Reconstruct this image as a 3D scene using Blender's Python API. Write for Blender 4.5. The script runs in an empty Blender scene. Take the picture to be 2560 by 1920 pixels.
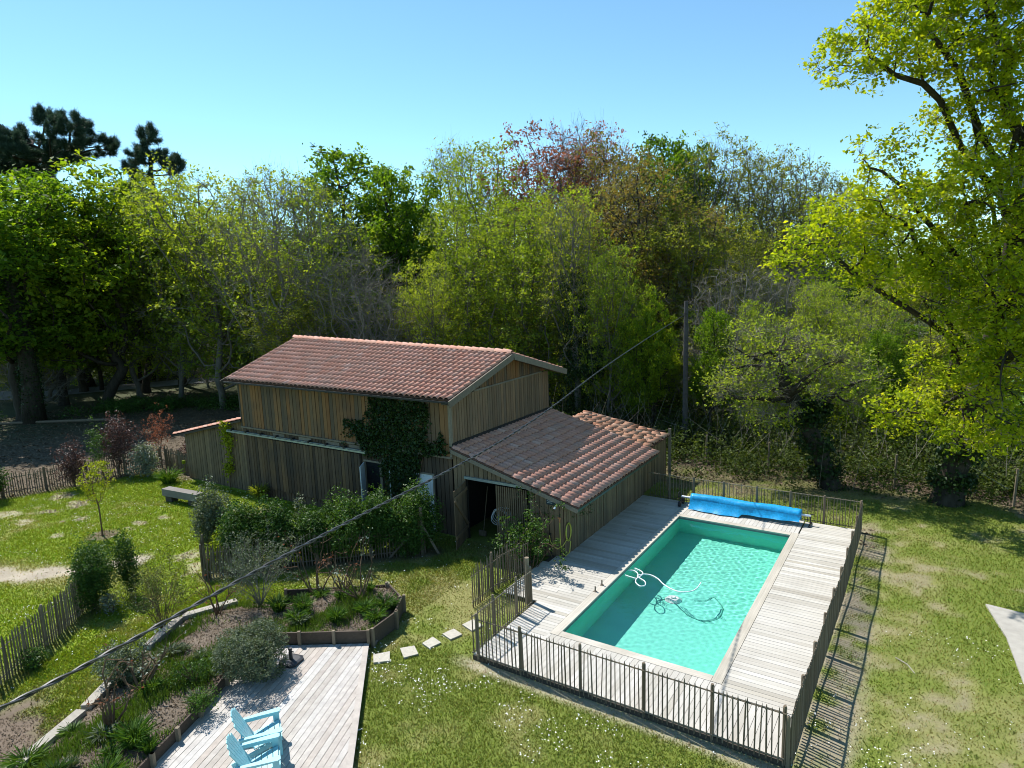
import bpy, math, random
import numpy as np
from mathutils import Vector, Matrix

random.seed(7)
RNG = np.random.default_rng(7)
SC = bpy.context.scene
COL = SC.collection

# ------------------------------------------------------------------ camera
F_PX = 1655.0
H_CAM = 9.3
def cam_rows(p, r, y):
    cy, sy, cp, sp = math.cos(y), math.sin(y), math.cos(p), math.sin(p)
    fwd = np.array([sy * cp, cy * cp, -sp]); right = np.array([cy, -sy, 0.0]); up = np.cross(right, fwd)
    c, s = math.cos(r), math.sin(r)
    return np.array([c * right + s * up, -s * right + c * up, fwd])
R_CAM = cam_rows(math.radians(9.4314), math.radians(-2.0180), math.radians(-32.8360))
cam_data = bpy.data.cameras.new('camera')
cam_data.sensor_width = 36.0
cam_data.lens = 36.0 * F_PX / 2560.0
cam_data.clip_start = 0.1
cam_data.clip_end = 3000.0
cam = bpy.data.objects.new('camera', cam_data)
COL.objects.link(cam)
cm = Matrix.Identity(4)
for i in range(3):
    cm[i][0], cm[i][1], cm[i][2] = R_CAM[0][i], R_CAM[1][i], -R_CAM[2][i]
cm[0][3], cm[1][3], cm[2][3] = 0.0, 0.0, H_CAM
cam.matrix_world = cm
SC.camera = cam

def ray(u, v):                       # photograph pixel (2560 wide) -> direction
    return R_CAM.T @ np.array([(u - 1280) / F_PX, -(v - 960) / F_PX, 1.0])
def ground_at(u, v, z=-0.15):        # photograph pixel -> point on the level z
    D = ray(u, v); return np.array([0, 0, H_CAM]) + D * (z - H_CAM) / D[2]
def at_dist(u, v, dist):             # photograph pixel at a horizontal distance
    D = ray(u, v); return np.array([0, 0, H_CAM]) + D * dist / math.hypot(D[0], D[1])
DK = 2560 / 2212

# ------------------------------------------------------------------ sky and sun
SUN = Vector((-0.745, 0.185, 1.0)).normalized()
world = bpy.data.worlds.new('World'); SC.world = world; world.use_nodes = True
wn = world.node_tree.nodes; wl = world.node_tree.links
wn.clear()
sky = wn.new('ShaderNodeTexSky'); sky.sky_type = 'NISHITA'; sky.sun_disc = False
sky.sun_elevation = math.asin(SUN.z); sky.sun_rotation = math.atan2(SUN.x, SUN.y)
sky.altitude = 30; sky.air_density = 0.8; sky.dust_density = 0.0; sky.ozone_density = 1.6
bg = wn.new('ShaderNodeBackground'); bg.inputs['Strength'].default_value = 0.135
wo = wn.new('ShaderNodeOutputWorld')
tint = wn.new('ShaderNodeMix'); tint.data_type = 'RGBA'; tint.blend_type = 'MULTIPLY'
tint.inputs[0].default_value = 1.0; tint.inputs[7].default_value = (0.82, 1.07, 1.03, 1)
wl.new(sky.outputs[0], tint.inputs[6]); wl.new(tint.outputs[2], bg.inputs[0]); wl.new(bg.outputs[0], wo.inputs[0])
sun_d = bpy.data.lights.new('sun', 'SUN'); sun_d.energy = 5.0; sun_d.angle = math.radians(0.53)
sun_d.color = (1.0, 0.965, 0.915)
sun = bpy.data.objects.new('sun', sun_d); COL.objects.link(sun)
sun.rotation_euler = SUN.to_track_quat('Z', 'Y').to_euler(); sun.location = (-20, 5, 40)
SC.view_settings.view_transform = 'Standard'; SC.view_settings.look = 'None'
SC.view_settings.gamma = 1.0; SC.view_settings.use_curve_mapping = False
SC.view_settings.exposure = 0.58
SC.render.engine = 'CYCLES'
cy_ = SC.cycles
cy_.use_denoising = True; cy_.max_bounces = 8; cy_.diffuse_bounces = 3; cy_.glossy_bounces = 3
cy_.transmission_bounces = 6; cy_.transparent_max_bounces = 8; cy_.sample_clamp_indirect = 6.0
cy_.caustics_refractive = True; cy_.caustics_reflective = False; cy_.use_adaptive_sampling = True; cy_.filter_width = 1.0; cy_.diffuse_bounces = 4

# ------------------------------------------------------------------ object helpers
def mesh_raw(name, V, F, tone=None, col=None, smooth=False):
    me = bpy.data.meshes.new(name)
    if isinstance(F, np.ndarray):
        V = np.asarray(V, np.float32); n, k = F.shape
        me.vertices.add(len(V)); me.vertices.foreach_set('co', V.ravel())
        me.loops.add(n * k); me.loops.foreach_set('vertex_index', F.astype(np.int32).ravel())
        me.polygons.add(n); me.polygons.foreach_set('loop_start', np.arange(0, n * k, k, dtype=np.int32))
        me.update(calc_edges=True)
    else:
        me.from_pydata([tuple(map(float, v)) for v in V], [], [tuple(f) for f in F]); me.update()
    if tone is not None:
        a = me.attributes.new('tone', 'FLOAT', 'POINT'); a.data.foreach_set('value', np.asarray(tone, np.float32))
    if col is not None:
        a = me.attributes.new('col', 'FLOAT_COLOR', 'POINT')
        c = np.ones((len(col), 4), np.float32); c[:, :3] = col; a.data.foreach_set('color', c.ravel())
    if smooth:
        me.polygons.foreach_set('use_smooth', np.ones(len(me.polygons), bool))
    return me

class MB:
    """collects shapes into one mesh"""
    def __init__(s): s.v = []; s.f = []; s.t = []
    def add(s, V, F, tone=0.0):
        o = len(s.v); s.v += [tuple(map(float, p)) for p in V]; s.f += [tuple(i + o for i in f) for f in F]
        s.t += [tone] * len(V); return s
    def box(s, c, size, rz=0.0, M=None, tone=0.0):
        x, y, z = size[0] / 2, size[1] / 2, size[2] / 2
        V = [(-x, -y, -z), (x, -y, -z), (x, y, -z), (-x, y, -z), (-x, -y, z), (x, -y, z), (x, y, z), (-x, y, z)]
        M = M or Matrix.Rotation(rz, 4, 'Z')
        V = [(M @ Vector(p)) + Vector(c) for p in V]
        return s.add(V, BOXF, tone)
    def beam(s, a, b, w, h, up=(0, 0, 1), tone=0.0):
        a = Vector(a); b = Vector(b); d = (b - a); L = d.length; d.normalize()
        sd = d.cross(Vector(up)).normalized(); u = sd.cross(d)
        V = []
        for p in (a, b):
            for i, j in ((-1, -1), (1, -1), (1, 1), (-1, 1)): V.append(p + sd * (w / 2 * i) + u * (h / 2 * j))
        return s.add(V, [(0, 1, 2, 3), (7, 6, 5, 4), (0, 4, 5, 1), (1, 5, 6, 2), (2, 6, 7, 3), (3, 7, 4, 0)], tone)
    def tube(s, P, r, n=6, cap=True, tone=0.0):
        P = [Vector(p) for p in P]; k = len(P)
        if not hasattr(r, '__len__'): r = [r] * k
        V = []; F = []; ref = None
        for i in range(k):
            d = (P[min(i + 1, k - 1)] - P[max(i - 1, 0)]).normalized()
            if ref is None: ref = Vector((0, 0, 1)) if abs(d.z) < .9 else Vector((1, 0, 0))
            a = d.cross(ref)
            if a.length < 1e-4: a = d.cross(Vector((0.3, 1, 0.1)))
            a.normalize(); b = d.cross(a)
            for j in range(n):
                t = 2 * math.pi * j / n; V.append(P[i] + a * (r[i] * math.cos(t)) + b * (r[i] * math.sin(t)))
        for i in range(k - 1):
            for j in range(n):
                F.append((i * n + j, i * n + (j + 1) % n, (i + 1) * n + (j + 1) % n, (i + 1) * n + j))
        if cap: F += [tuple(range(n - 1, -1, -1)), tuple((k - 1) * n + j for j in range(n))]
        return s.add(V, F, tone)
    def prism(s, poly, z0, z1, tone=0.0):
        n = len(poly); V = [(x, y, z0) for x, y in poly] + [(x, y, z1) for x, y in poly]
        F = [tuple(range(n - 1, -1, -1)), tuple(range(n, 2 * n))] + [(i, (i + 1) % n, (i + 1) % n + n, i + n) for i in range(n)]
        return s.add(V, F, tone)
    def mesh(s, name, smooth=False): return mesh_raw(name, s.v, s.f, tone=s.t, smooth=smooth)
BOXF = [(0, 3, 2, 1), (4, 5, 6, 7), (0, 1, 5, 4), (1, 2, 6, 5), (2, 3, 7, 6), (3, 0, 4, 7)]

def link(o, parent=None):
    COL.objects.link(o)
    if parent is not None:
        o.parent = parent; o.matrix_parent_inverse = INV.get(parent.name, Matrix.Identity(4))
    return o
INV = {}
def tag(o, label=None, cat=None, group=None, kind=None):
    if label: o['label'] = label
    if cat: o['category'] = cat
    if group: o['group'] = group
    if kind: o['kind'] = kind
    return o
def thing(name, label, cat, loc=(0, 0, 0), group=None):
    o = bpy.data.objects.new(name, None); o.empty_display_size = 0.2; o.location = loc; COL.objects.link(o)
    INV[o.name] = Matrix.Translation(-Vector(loc))
    return tag(o, label, cat, group)
def obj(name, me, mat, parent=None, M=None, kind=None):
    o = bpy.data.objects.new(name, me if not isinstance(me, MB) else me.mesh(name))
    if mat is not None and not o.data.materials: o.data.materials.append(mat)
    if M is not None: o.matrix_basis = M
    link(o, parent); INV[o.name] = o.matrix_basis.inverted()      # parts and sub-parts keep world coordinates
    if kind: o['kind'] = kind
    return o
UNIT = {}
def piece(name, mat, parent, c, size, rz=0.0, M=None):
    """a box-shaped piece (board, plank, post) that shares one mesh per material"""
    if mat.name not in UNIT:
        UNIT[mat.name] = MB().box((0, 0, 0), (1, 1, 1)).mesh('piece'); UNIT[mat.name].materials.append(mat)
    o = bpy.data.objects.new(name, UNIT[mat.name])
    B = M if M is not None else Matrix.Rotation(rz, 4, 'Z')
    o.matrix_basis = Matrix.Translation(c) @ B @ Matrix.Diagonal((*size, 1.0))
    return link(o, parent)
def copy_thing(src, loc, rotz=0.0, scale=(1, 1, 1), label=None, group=None):
    c = src.copy(); COL.objects.link(c); c.location = loc; c.rotation_euler = (0, 0, rotz); c.scale = scale
    if label: c['label'] = label
    if group: c['group'] = group
    for ch in src.children:
        d = ch.copy(); COL.objects.link(d); d.parent = c
        for g in ch.children:
            e = g.copy(); COL.objects.link(e); e.parent = d
    return c

# ------------------------------------------------------------------ noise
def _h(ix, iy, s):
    n = (ix.astype(np.int64) * 374761393 + iy.astype(np.int64) * 668265263 + s * 1442695041) & 0x7fffffff
    n = ((n ^ (n >> 13)) * 1274126177) & 0x7fffffff
    return ((n ^ (n >> 16)) & 0xffff) / 65535.0
def vnoise(x, y, s=0):
    ix = np.floor(x); iy = np.floor(y); fx = x - ix; fy = y - iy
    fx = fx * fx * (3 - 2 * fx); fy = fy * fy * (3 - 2 * fy)
    a = _h(ix, iy, s); b = _h(ix + 1, iy, s); c = _h(ix, iy + 1, s); d = _h(ix + 1, iy + 1, s)
    return (a * (1 - fx) + b * fx) * (1 - fy) + (c * (1 - fx) + d * fx) * fy
def fbm(x, y, f=1.0, o=4, s=0):
    x = np.asarray(x, float); y = np.asarray(y, float)
    r = 0; a = .5; t = 0
    for i in range(o): r = r + a * vnoise(x * f, y * f, s + i * 17); t += a; a *= .5; f *= 2.03
    return r / t
def sstep(a, b, x): t = np.clip((x - a) / (b - a), 0, 1); return t * t * (3 - 2 * t)
def seg_dist(x, y, pts):
    d = np.full(np.shape(x), 1e9)
    for (ax, ay), (bx, by) in zip(pts[:-1], pts[1:]):
        vx, vy = bx - ax, by - ay; L = vx * vx + vy * vy
        t = np.clip(((x - ax) * vx + (y - ay) * vy) / L, 0, 1)
        d = np.minimum(d, np.hypot(x - ax - t * vx, y - ay - t * vy))
    return d
def in_poly(x, y, poly):
    r = np.zeros(np.shape(x), bool); n = len(poly)
    for i in range(n):
        (x1, y1), (x2, y2) = poly[i], poly[(i + 1) % n]
        c = ((y1 > y) != (y2 > y)) & (x < (x2 - x1) * (y - y1) / ((y2 - y1) or 1e-9) + x1)
        r ^= c
    return r

# ------------------------------------------------------------------ materials
def nodes(name):
    m = bpy.data.materials.new(name); m.use_nodes = True; nt = m.node_tree; nt.nodes.clear()
    out = nt.nodes.new('ShaderNodeOutputMaterial'); b = nt.nodes.new('ShaderNodeBsdfPrincipled')
    nt.links.new(b.outputs[0], out.inputs[0]); return m, nt, b, out
def N(nt, t, **kw):
    n = nt.nodes.new(t)
    for k, v in kw.items():
        if k in n.inputs: n.inputs[k].default_value = v
        else: setattr(n, k, v)
    return n
def ramp(nt, fac, stops):
    r = nt.nodes.new('ShaderNodeValToRGB'); e = r.color_ramp.elements
    while len(e) < len(stops): e.new(0.5)
    for i, (p, c) in enumerate(stops): e[i].position = p; e[i].color = (*c, 1)
    nt.links.new(fac, r.inputs[0]); return r.outputs[0]
def math_(nt, op, a, b=None, c=None):
    n = nt.nodes.new('ShaderNodeMath'); n.operation = op
    for i, v in enumerate((a, b, c)):
        if v is None: continue
        if isinstance(v, (int, float)): n.inputs[i].default_value = v
        else: nt.links.new(v, n.inputs[i])
    return n.outputs[0]
def mix(nt, fac, a, b, mode='MIX'):
    n = nt.nodes.new('ShaderNodeMix'); n.data_type = 'RGBA'; n.blend_type = mode
    for k, v in ((0, fac), (6, a), (7, b)):
        if isinstance(v, (int, float)): n.inputs[k].default_value = v
        elif isinstance(v, tuple): n.inputs[k].default_value = (*v, 1)
        else: nt.links.new(v, n.inputs[k])
    return n.outputs[2]
def rnd_tone(nt):
    """one number per piece: the object's own random number plus the mesh attribute 'tone'"""
    oi = nt.nodes.new('ShaderNodeObjectInfo'); at = nt.nodes.new('ShaderNodeAttribute'); at.attribute_name = 'tone'
    return math_(nt, 'FRACT', math_(nt, 'ADD', oi.outputs['Random'], at.outputs['Fac']))
def vec_off(nt, src, tone, scale):
    mp = nt.nodes.new('ShaderNodeMapping'); mp.inputs['Scale'].default_value = scale
    nt.links.new(src, mp.inputs['Vector'])
    cb = nt.nodes.new('ShaderNodeCombineXYZ'); t = math_(nt, 'MULTIPLY', tone, 57.0)
    for i in range(3): nt.links.new(t, cb.inputs[i])
    nt.links.new(cb.outputs[0], mp.inputs['Location']); return mp.outputs[0]

def wood(name, stops, grain=(5, 5, 1.3), stain=0.5, stain_col=(0.05, 0.045, 0.04), rough=0.8, bump=0.25, coord='Object'):
    m, nt, b, out = nodes(name); L = nt.links.new
    t = rnd_tone(nt); tc = nt.nodes.new('ShaderNodeTexCoord')
    v = vec_off(nt, tc.outputs[coord], t, grain)
    n1 = N(nt, 'ShaderNodeTexNoise', Scale=3.0, Detail=6.0, Roughness=0.65); L(v, n1.inputs['Vector'])
    geo = nt.nodes.new('ShaderNodeNewGeometry')
    n2 = N(nt, 'ShaderNodeTexNoise', Scale=0.9, Detail=4.0); L(geo.outputs['Position'], n2.inputs['Vector'])
    c = ramp(nt, t, stops)
    g = math_(nt, 'MULTIPLY_ADD', n1.outputs['Fac'], 0.9, 0.55)
    gc = nt.nodes.new('ShaderNodeCombineColor')
    for i in range(3): L(g, gc.inputs[i])
    c = mix(nt, 1.0, c, gc.outputs[0], 'MULTIPLY')
    st = ramp(nt, n2.outputs['Fac'], [(0.42, (0, 0, 0)), (0.72, (1, 1, 1))])
    c = mix(nt, math_(nt, 'MULTIPLY', st, stain), c, stain_col)
    L(c, b.inputs['Base Color']); b.inputs['Roughness'].default_value = rough
    b.inputs['Specular IOR Level'].default_value = 0.25
    bp = N(nt, 'ShaderNodeBump', Strength=bump, Distance=0.01); L(n1.outputs['Fac'], bp.inputs['Height']); L(bp.outputs[0], b.inputs['Normal'])
    return m
def plain(name, col, rough=0.6, metal=0.0, spec=0.4, var=0.12, scale=8.0, bump=0.0, trans=None):
    m, nt, b, out = nodes(name); L = nt.links.new
    tc = nt.nodes.new('ShaderNodeTexCoord'); n = N(nt, 'ShaderNodeTexNoise', Scale=scale, Detail=5.0)
    L(tc.outputs['Object'], n.inputs['Vector'])
    lo = tuple(x * (1 - var) for x in col); hi = tuple(min(1, x * (1 + var)) for x in col)
    L(ramp(nt, n.outputs['Fac'], [(0.3, lo), (0.7, hi)]), b.inputs['Base Color'])
    b.inputs['Roughness'].default_value = rough; b.inputs['Metallic'].default_value = metal
    b.inputs['Specular IOR Level'].default_value = spec
    if bump:
        bp = N(nt, 'ShaderNodeBump', Strength=bump, Distance=0.02); L(n.outputs['Fac'], bp.inputs['Height']); L(bp.outputs[0], b.inputs['Normal'])
    return m
def leafmat(name, stops, trans=0.45, tint=(1.25, 1.2, 0.35), rough=0.6, spec=0.16):
    m, nt, b, out = nodes(name); L = nt.links.new
    at = nt.nodes.new('ShaderNodeAttribute'); at.attribute_name = 'tone'
    oi = nt.nodes.new('ShaderNodeObjectInfo')
    f = math_(nt, 'ADD', math_(nt, 'MULTIPLY', at.outputs['Fac'], 0.82), math_(nt, 'MULTIPLY', oi.outputs['Random'], 0.18))
    c = ramp(nt, f, stops)
    L(c, b.inputs['Base Color']); b.inputs['Roughness'].default_value = rough; b.inputs['Specular IOR Level'].default_value = spec
    tr = nt.nodes.new('ShaderNodeBsdfTranslucent'); L(mix(nt, 1.0, c, tint, 'MULTIPLY'), tr.inputs['Color'])
    ms = nt.nodes.new('ShaderNodeMixShader'); ms.inputs[0].default_value = trans
    L(b.outputs[0], ms.inputs[1]); L(tr.outputs[0], ms.inputs[2]); L(ms.outputs[0], out.inputs[0])
    return m
def barkmat(name, a, b_, scale=6.0):
    m, nt, b, out = nodes(name); L = nt.links.new
    geo = nt.nodes.new('ShaderNodeTexCoord'); mp = N(nt, 'ShaderNodeMapping', Scale=(1, 1, 0.25)); L(geo.outputs['Object'], mp.inputs[0])
    n = N(nt, 'ShaderNodeTexNoise', Scale=scale, Detail=6.0, Roughness=.7); L(mp.outputs[0], n.inputs['Vector'])
    L(ramp(nt, n.outputs['Fac'], [(0.3, a), (0.7, b_)]), b.inputs['Base Color']); b.inputs['Roughness'].default_value = 0.9
    b.inputs['Specular IOR Level'].default_value = 0.1
    bp = N(nt, 'ShaderNodeBump', Strength=0.5, Distance=0.03); L(n.outputs['Fac'], bp.inputs['Height']); L(bp.outputs[0], b.inputs['Normal'])
    return m
def colattr(name, fine=22.0, amt=0.5, rough=0.95, bump=0.3, trans=0.0):
    m, nt, b, out = nodes(name); L = nt.links.new
    at = nt.nodes.new('ShaderNodeAttribute'); at.attribute_name = 'col'
    geo = nt.nodes.new('ShaderNodeNewGeometry')
    n = N(nt, 'ShaderNodeTexNoise', Scale=fine, Detail=6.0, Roughness=0.7); L(geo.outputs['Position'], n.inputs['Vector'])
    n2 = N(nt, 'ShaderNodeTexNoise', Scale=fine * .13, Detail=4.0); L(geo.outputs['Position'], n2.inputs['Vector'])
    k = math_(nt, 'ADD', math_(nt, 'MULTIPLY_ADD', n.outputs['Fac'], amt * 2, 1 - amt), math_(nt, 'MULTIPLY_ADD', n2.outputs['Fac'], amt * .8, -amt * .4))
    gc = nt.nodes.new('ShaderNodeCombineColor')
    for i in range(3): L(k, gc.inputs[i])
    c = mix(nt, 1.0, at.outputs['Color'], gc.outputs[0], 'MULTIPLY')
    L(c, b.inputs['Base Color']); b.inputs['Roughness'].default_value = rough; b.inputs['Specular IOR Level'].default_value = 0.15
    if bump:
        bp = N(nt, 'ShaderNodeBump', Strength=bump, Distance=0.05); L(n.outputs['Fac'], bp.inputs['Height']); L(bp.outputs[0], b.inputs['Normal'])
    if trans:
        tr = nt.nodes.new('ShaderNodeBsdfTranslucent'); L(mix(nt, 1.0, c, (1.2, 1.15, .4), 'MULTIPLY'), tr.inputs['Color'])
        ms = nt.nodes.new('ShaderNodeMixShader'); ms.inputs[0].default_value = trans
        L(b.outputs[0], ms.inputs[1]); L(tr.outputs[0], ms.inputs[2]); L(ms.outputs[0], out.inputs[0])
    return m

M_GROUND = colattr('ground_soil')
M_GRASS = colattr('grass_blade', fine=3.0, amt=0.25, rough=0.6, bump=0, trans=0.35)
M_SOIL = colattr('bed_earth', fine=30.0, amt=0.45, bump=0.6)
M_UPPER = wood('barn_board_orange', [(0.0, (0.228, 0.104, 0.041)), (0.2, (0.258, 0.130, 0.054)), (0.38, (0.180, 0.114, 0.063)), (0.52, (0.102, 0.073, 0.050)), (0.66, (0.150, 0.100, 0.059)), (0.84, (0.252, 0.125, 0.050)), (1.0, (0.090, 0.066, 0.047))], stain=0.55, stain_col=(0.07, 0.06, 0.05))
M_LOWER = wood('barn_board_grey', [(0.0, (0.076, 0.049, 0.031)), (0.3, (0.140, 0.092, 0.057)), (0.5, (0.050, 0.035, 0.025)), (0.72, (0.171, 0.105, 0.054)), (0.85, (0.059, 0.042, 0.028)), (1.0, (0.111, 0.075, 0.050))], stain=0.6, stain_col=(0.045, 0.04, 0.035))
M_SHED = wood('shed_board_grey', [(0.0, (0.146, 0.101, 0.060)), (0.35, (0.221, 0.153, 0.090)), (0.6, (0.117, 0.084, 0.052)), (0.8, (0.233, 0.158, 0.090)), (1.0, (0.175, 0.125, 0.075))], stain=0.4, stain_col=(0.07, 0.068, 0.055))
M_GABLE = wood('gable_board', [(0.0, (0.166, 0.109, 0.064)), (0.35, (0.260, 0.170, 0.101)), (0.6, (0.190, 0.131, 0.084)), (0.8, (0.285, 0.174, 0.097)), (1.0, (0.141, 0.097, 0.062))], stain=0.25, stain_col=(0.09, 0.08, 0.065))
M_DARKWOOD = wood('dark_beam', [(0.0, (0.05, 0.042, 0.034)), (1.0, (0.085, 0.07, 0.055))], stain=0.3)
M_TRIM = wood('trim_board', [(0.0, (0.168, 0.136, 0.102)), (1.0, (0.252, 0.213, 0.162))], stain=0.3, grain=(5, 5, 2))
M_BACK = plain('wall_backing', (0.02, 0.018, 0.015), rough=0.95)
M_DECK = wood('deck_board', [(0.0, (0.352, 0.322, 0.268)), (0.3, (0.504, 0.479, 0.422)), (0.6, (0.434, 0.404, 0.349)), (0.85, (0.540, 0.515, 0.464)), (1.0, (0.388, 0.352, 0.285))], grain=(1.2, 6, 6), stain=0.35, stain_col=(0.30, 0.27, 0.22), rough=0.75)
M_DECKY = wood('deck_board_lengthways', [(0.0, (0.395, 0.366, 0.312)), (0.4, (0.508, 0.482, 0.433)), (0.7, (0.452, 0.427, 0.378)), (1.0, (0.530, 0.505, 0.459))], grain=(6, 1.2, 6), stain=0.3, stain_col=(0.32, 0.29, 0.24), rough=0.75)
M_COPING = wood('coping_board', [(0.0, (0.430, 0.392, 0.322)), (1.0, (0.514, 0.470, 0.402))], grain=(3, 3, 3), stain=0.5, stain_col=(0.27, 0.24, 0.18), rough=0.75, coord='Object')
M_TERR = wood('terrace_board', [(0.0, (0.340, 0.303, 0.261)), (0.35, (0.449, 0.421, 0.384)), (0.65, (0.384, 0.332, 0.285)), (0.85, (0.472, 0.456, 0.429)), (1.0, (0.362, 0.303, 0.251))], grain=(1.5, 1.5, 1.5), stain=0.3, stain_col=(0.33, 0.29, 0.25), rough=0.7)
M_PICKET = wood('chestnut_picket', [(0.0, (0.116, 0.090, 0.057)), (0.5, (0.173, 0.135, 0.091)), (1.0, (0.231, 0.189, 0.133))], grain=(8, 8, 1), stain=0.3)
M_POST = wood('fence_post_wood', [(0.0, (0.162, 0.125, 0.084)), (1.0, (0.238, 0.190, 0.132))], grain=(4, 4, 1), stain=0.35)
M_PLANK = wood('bed_plank', [(0.0, (0.055, 0.04, 0.03)), (1.0, (0.10, 0.075, 0.055))], grain=(1.5, 6, 6), stain=0.3)
M_SLEEPER = wood('sleeper_wood', [(0.0, (0.289, 0.260, 0.216)), (1.0, (0.374, 0.344, 0.288))], grain=(1.5, 5, 5), stain=0.4, stain_col=(0.2, 0.18, 0.14))
M_BENCH = wood('bench_wood', [(0.0, (0.17, 0.155, 0.14)), (1.0, (0.22, 0.205, 0.185))], grain=(1.2, 5, 5), stain=0.5, stain_col=(0.14, 0.12, 0.10))
M_TILE = wood('terracotta_tile', [(0.0, (0.470, 0.217, 0.147)), (0.2, (0.524, 0.272, 0.195)), (0.4, (0.492, 0.237, 0.166)), (0.55, (0.437, 0.253, 0.191)), (0.72, (0.557, 0.303, 0.230)), (0.88, (0.502, 0.242, 0.171)), (1.0, (0.541, 0.338, 0.270))], grain=(14, 5, 14), stain=0.22, stain_col=(0.25, 0.17, 0.13), bump=0.12)
M_TILE_OLD = wood('old_canal_tile', [(0.0, (0.42, 0.18, 0.10)), (0.4, (0.55, 0.30, 0.19)), (0.7, (0.48, 0.22, 0.13)), (1.0, (0.58, 0.37, 0.26))], grain=(12, 5, 12), stain=0.3, stain_col=(0.25, 0.17, 0.11), bump=0.15)
M_UNDER = plain('tile_bed', (0.10, 0.05, 0.035), rough=0.9)
M_WHITE = plain('white_paint', (0.62, 0.64, 0.66), rough=0.5, var=0.05)
M_DARKIN = plain('dark_interior', (0.012, 0.013, 0.015), rough=0.15)
M_ZINC = plain('galvanised_rail', (0.34, 0.40, 0.40), rough=0.4, metal=0.6)
M_GUTTER = plain('green_gutter', (0.05, 0.09, 0.075), rough=0.4, metal=0.3)
M_IRON = plain('black_iron', (0.02, 0.02, 0.022), rough=0.5)
M_BLACKPLASTIC = plain('black_plastic', (0.028, 0.03, 0.034), rough=0.45)
M_CHAIR = plain('turquoise_plastic', (0.30, 0.58, 0.63), rough=0.4, var=0.05)
M_COVER = plain('blue_bubble_cover', (0.012, 0.30, 0.60), rough=0.35, scale=14.0, var=0.2, bump=0.25)
M_STONE = plain('paving_stone', (0.42, 0.39, 0.32), rough=0.85, var=0.10, scale=12.0, bump=0.2)
M_CONCRETE = plain('concrete', (0.36, 0.335, 0.29), rough=0.9, var=0.10, scale=5.0, bump=0.2)
M_ASPHALT = plain('road_asphalt', (0.16, 0.16, 0.165), rough=0.9, var=0.2, scale=3.0)
M_HOSE = plain('yellow_hose', (0.50, 0.47, 0.07), rough=0.5)
M_WHITEHOSE = plain('white_hose', (0.75, 0.78, 0.78), rough=0.4, var=0.04)
M_ALU = plain('aluminium_tube', (0.75, 0.76, 0.78), rough=0.3, metal=0.7)
M_SIGN = plain('slate_sign', (0.018, 0.035, 0.045), rough=0.5)
M_CABLE = plain('cable_sheath', (0.02, 0.02, 0.02), rough=0.35, spec=0.6)
M_CABLE2 = plain('cable_wire_grey', (0.07, 0.07, 0.07), rough=0.35)
M_POLE = plain('utility_pole_wood', (0.085, 0.075, 0.072), rough=0.9, var=0.25)
M_LINER = plain('pool_liner', (0.19, 0.75, 0.59), rough=0.6, var=0.04, scale=1.5)
M_LINEREDGE = plain('pool_liner_edge', (0.16, 0.18, 0.18), rough=0.6)
M_DAISY = plain('daisy_petal', (0.66, 0.66, 0.62), rough=0.7, var=0.03)

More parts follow.
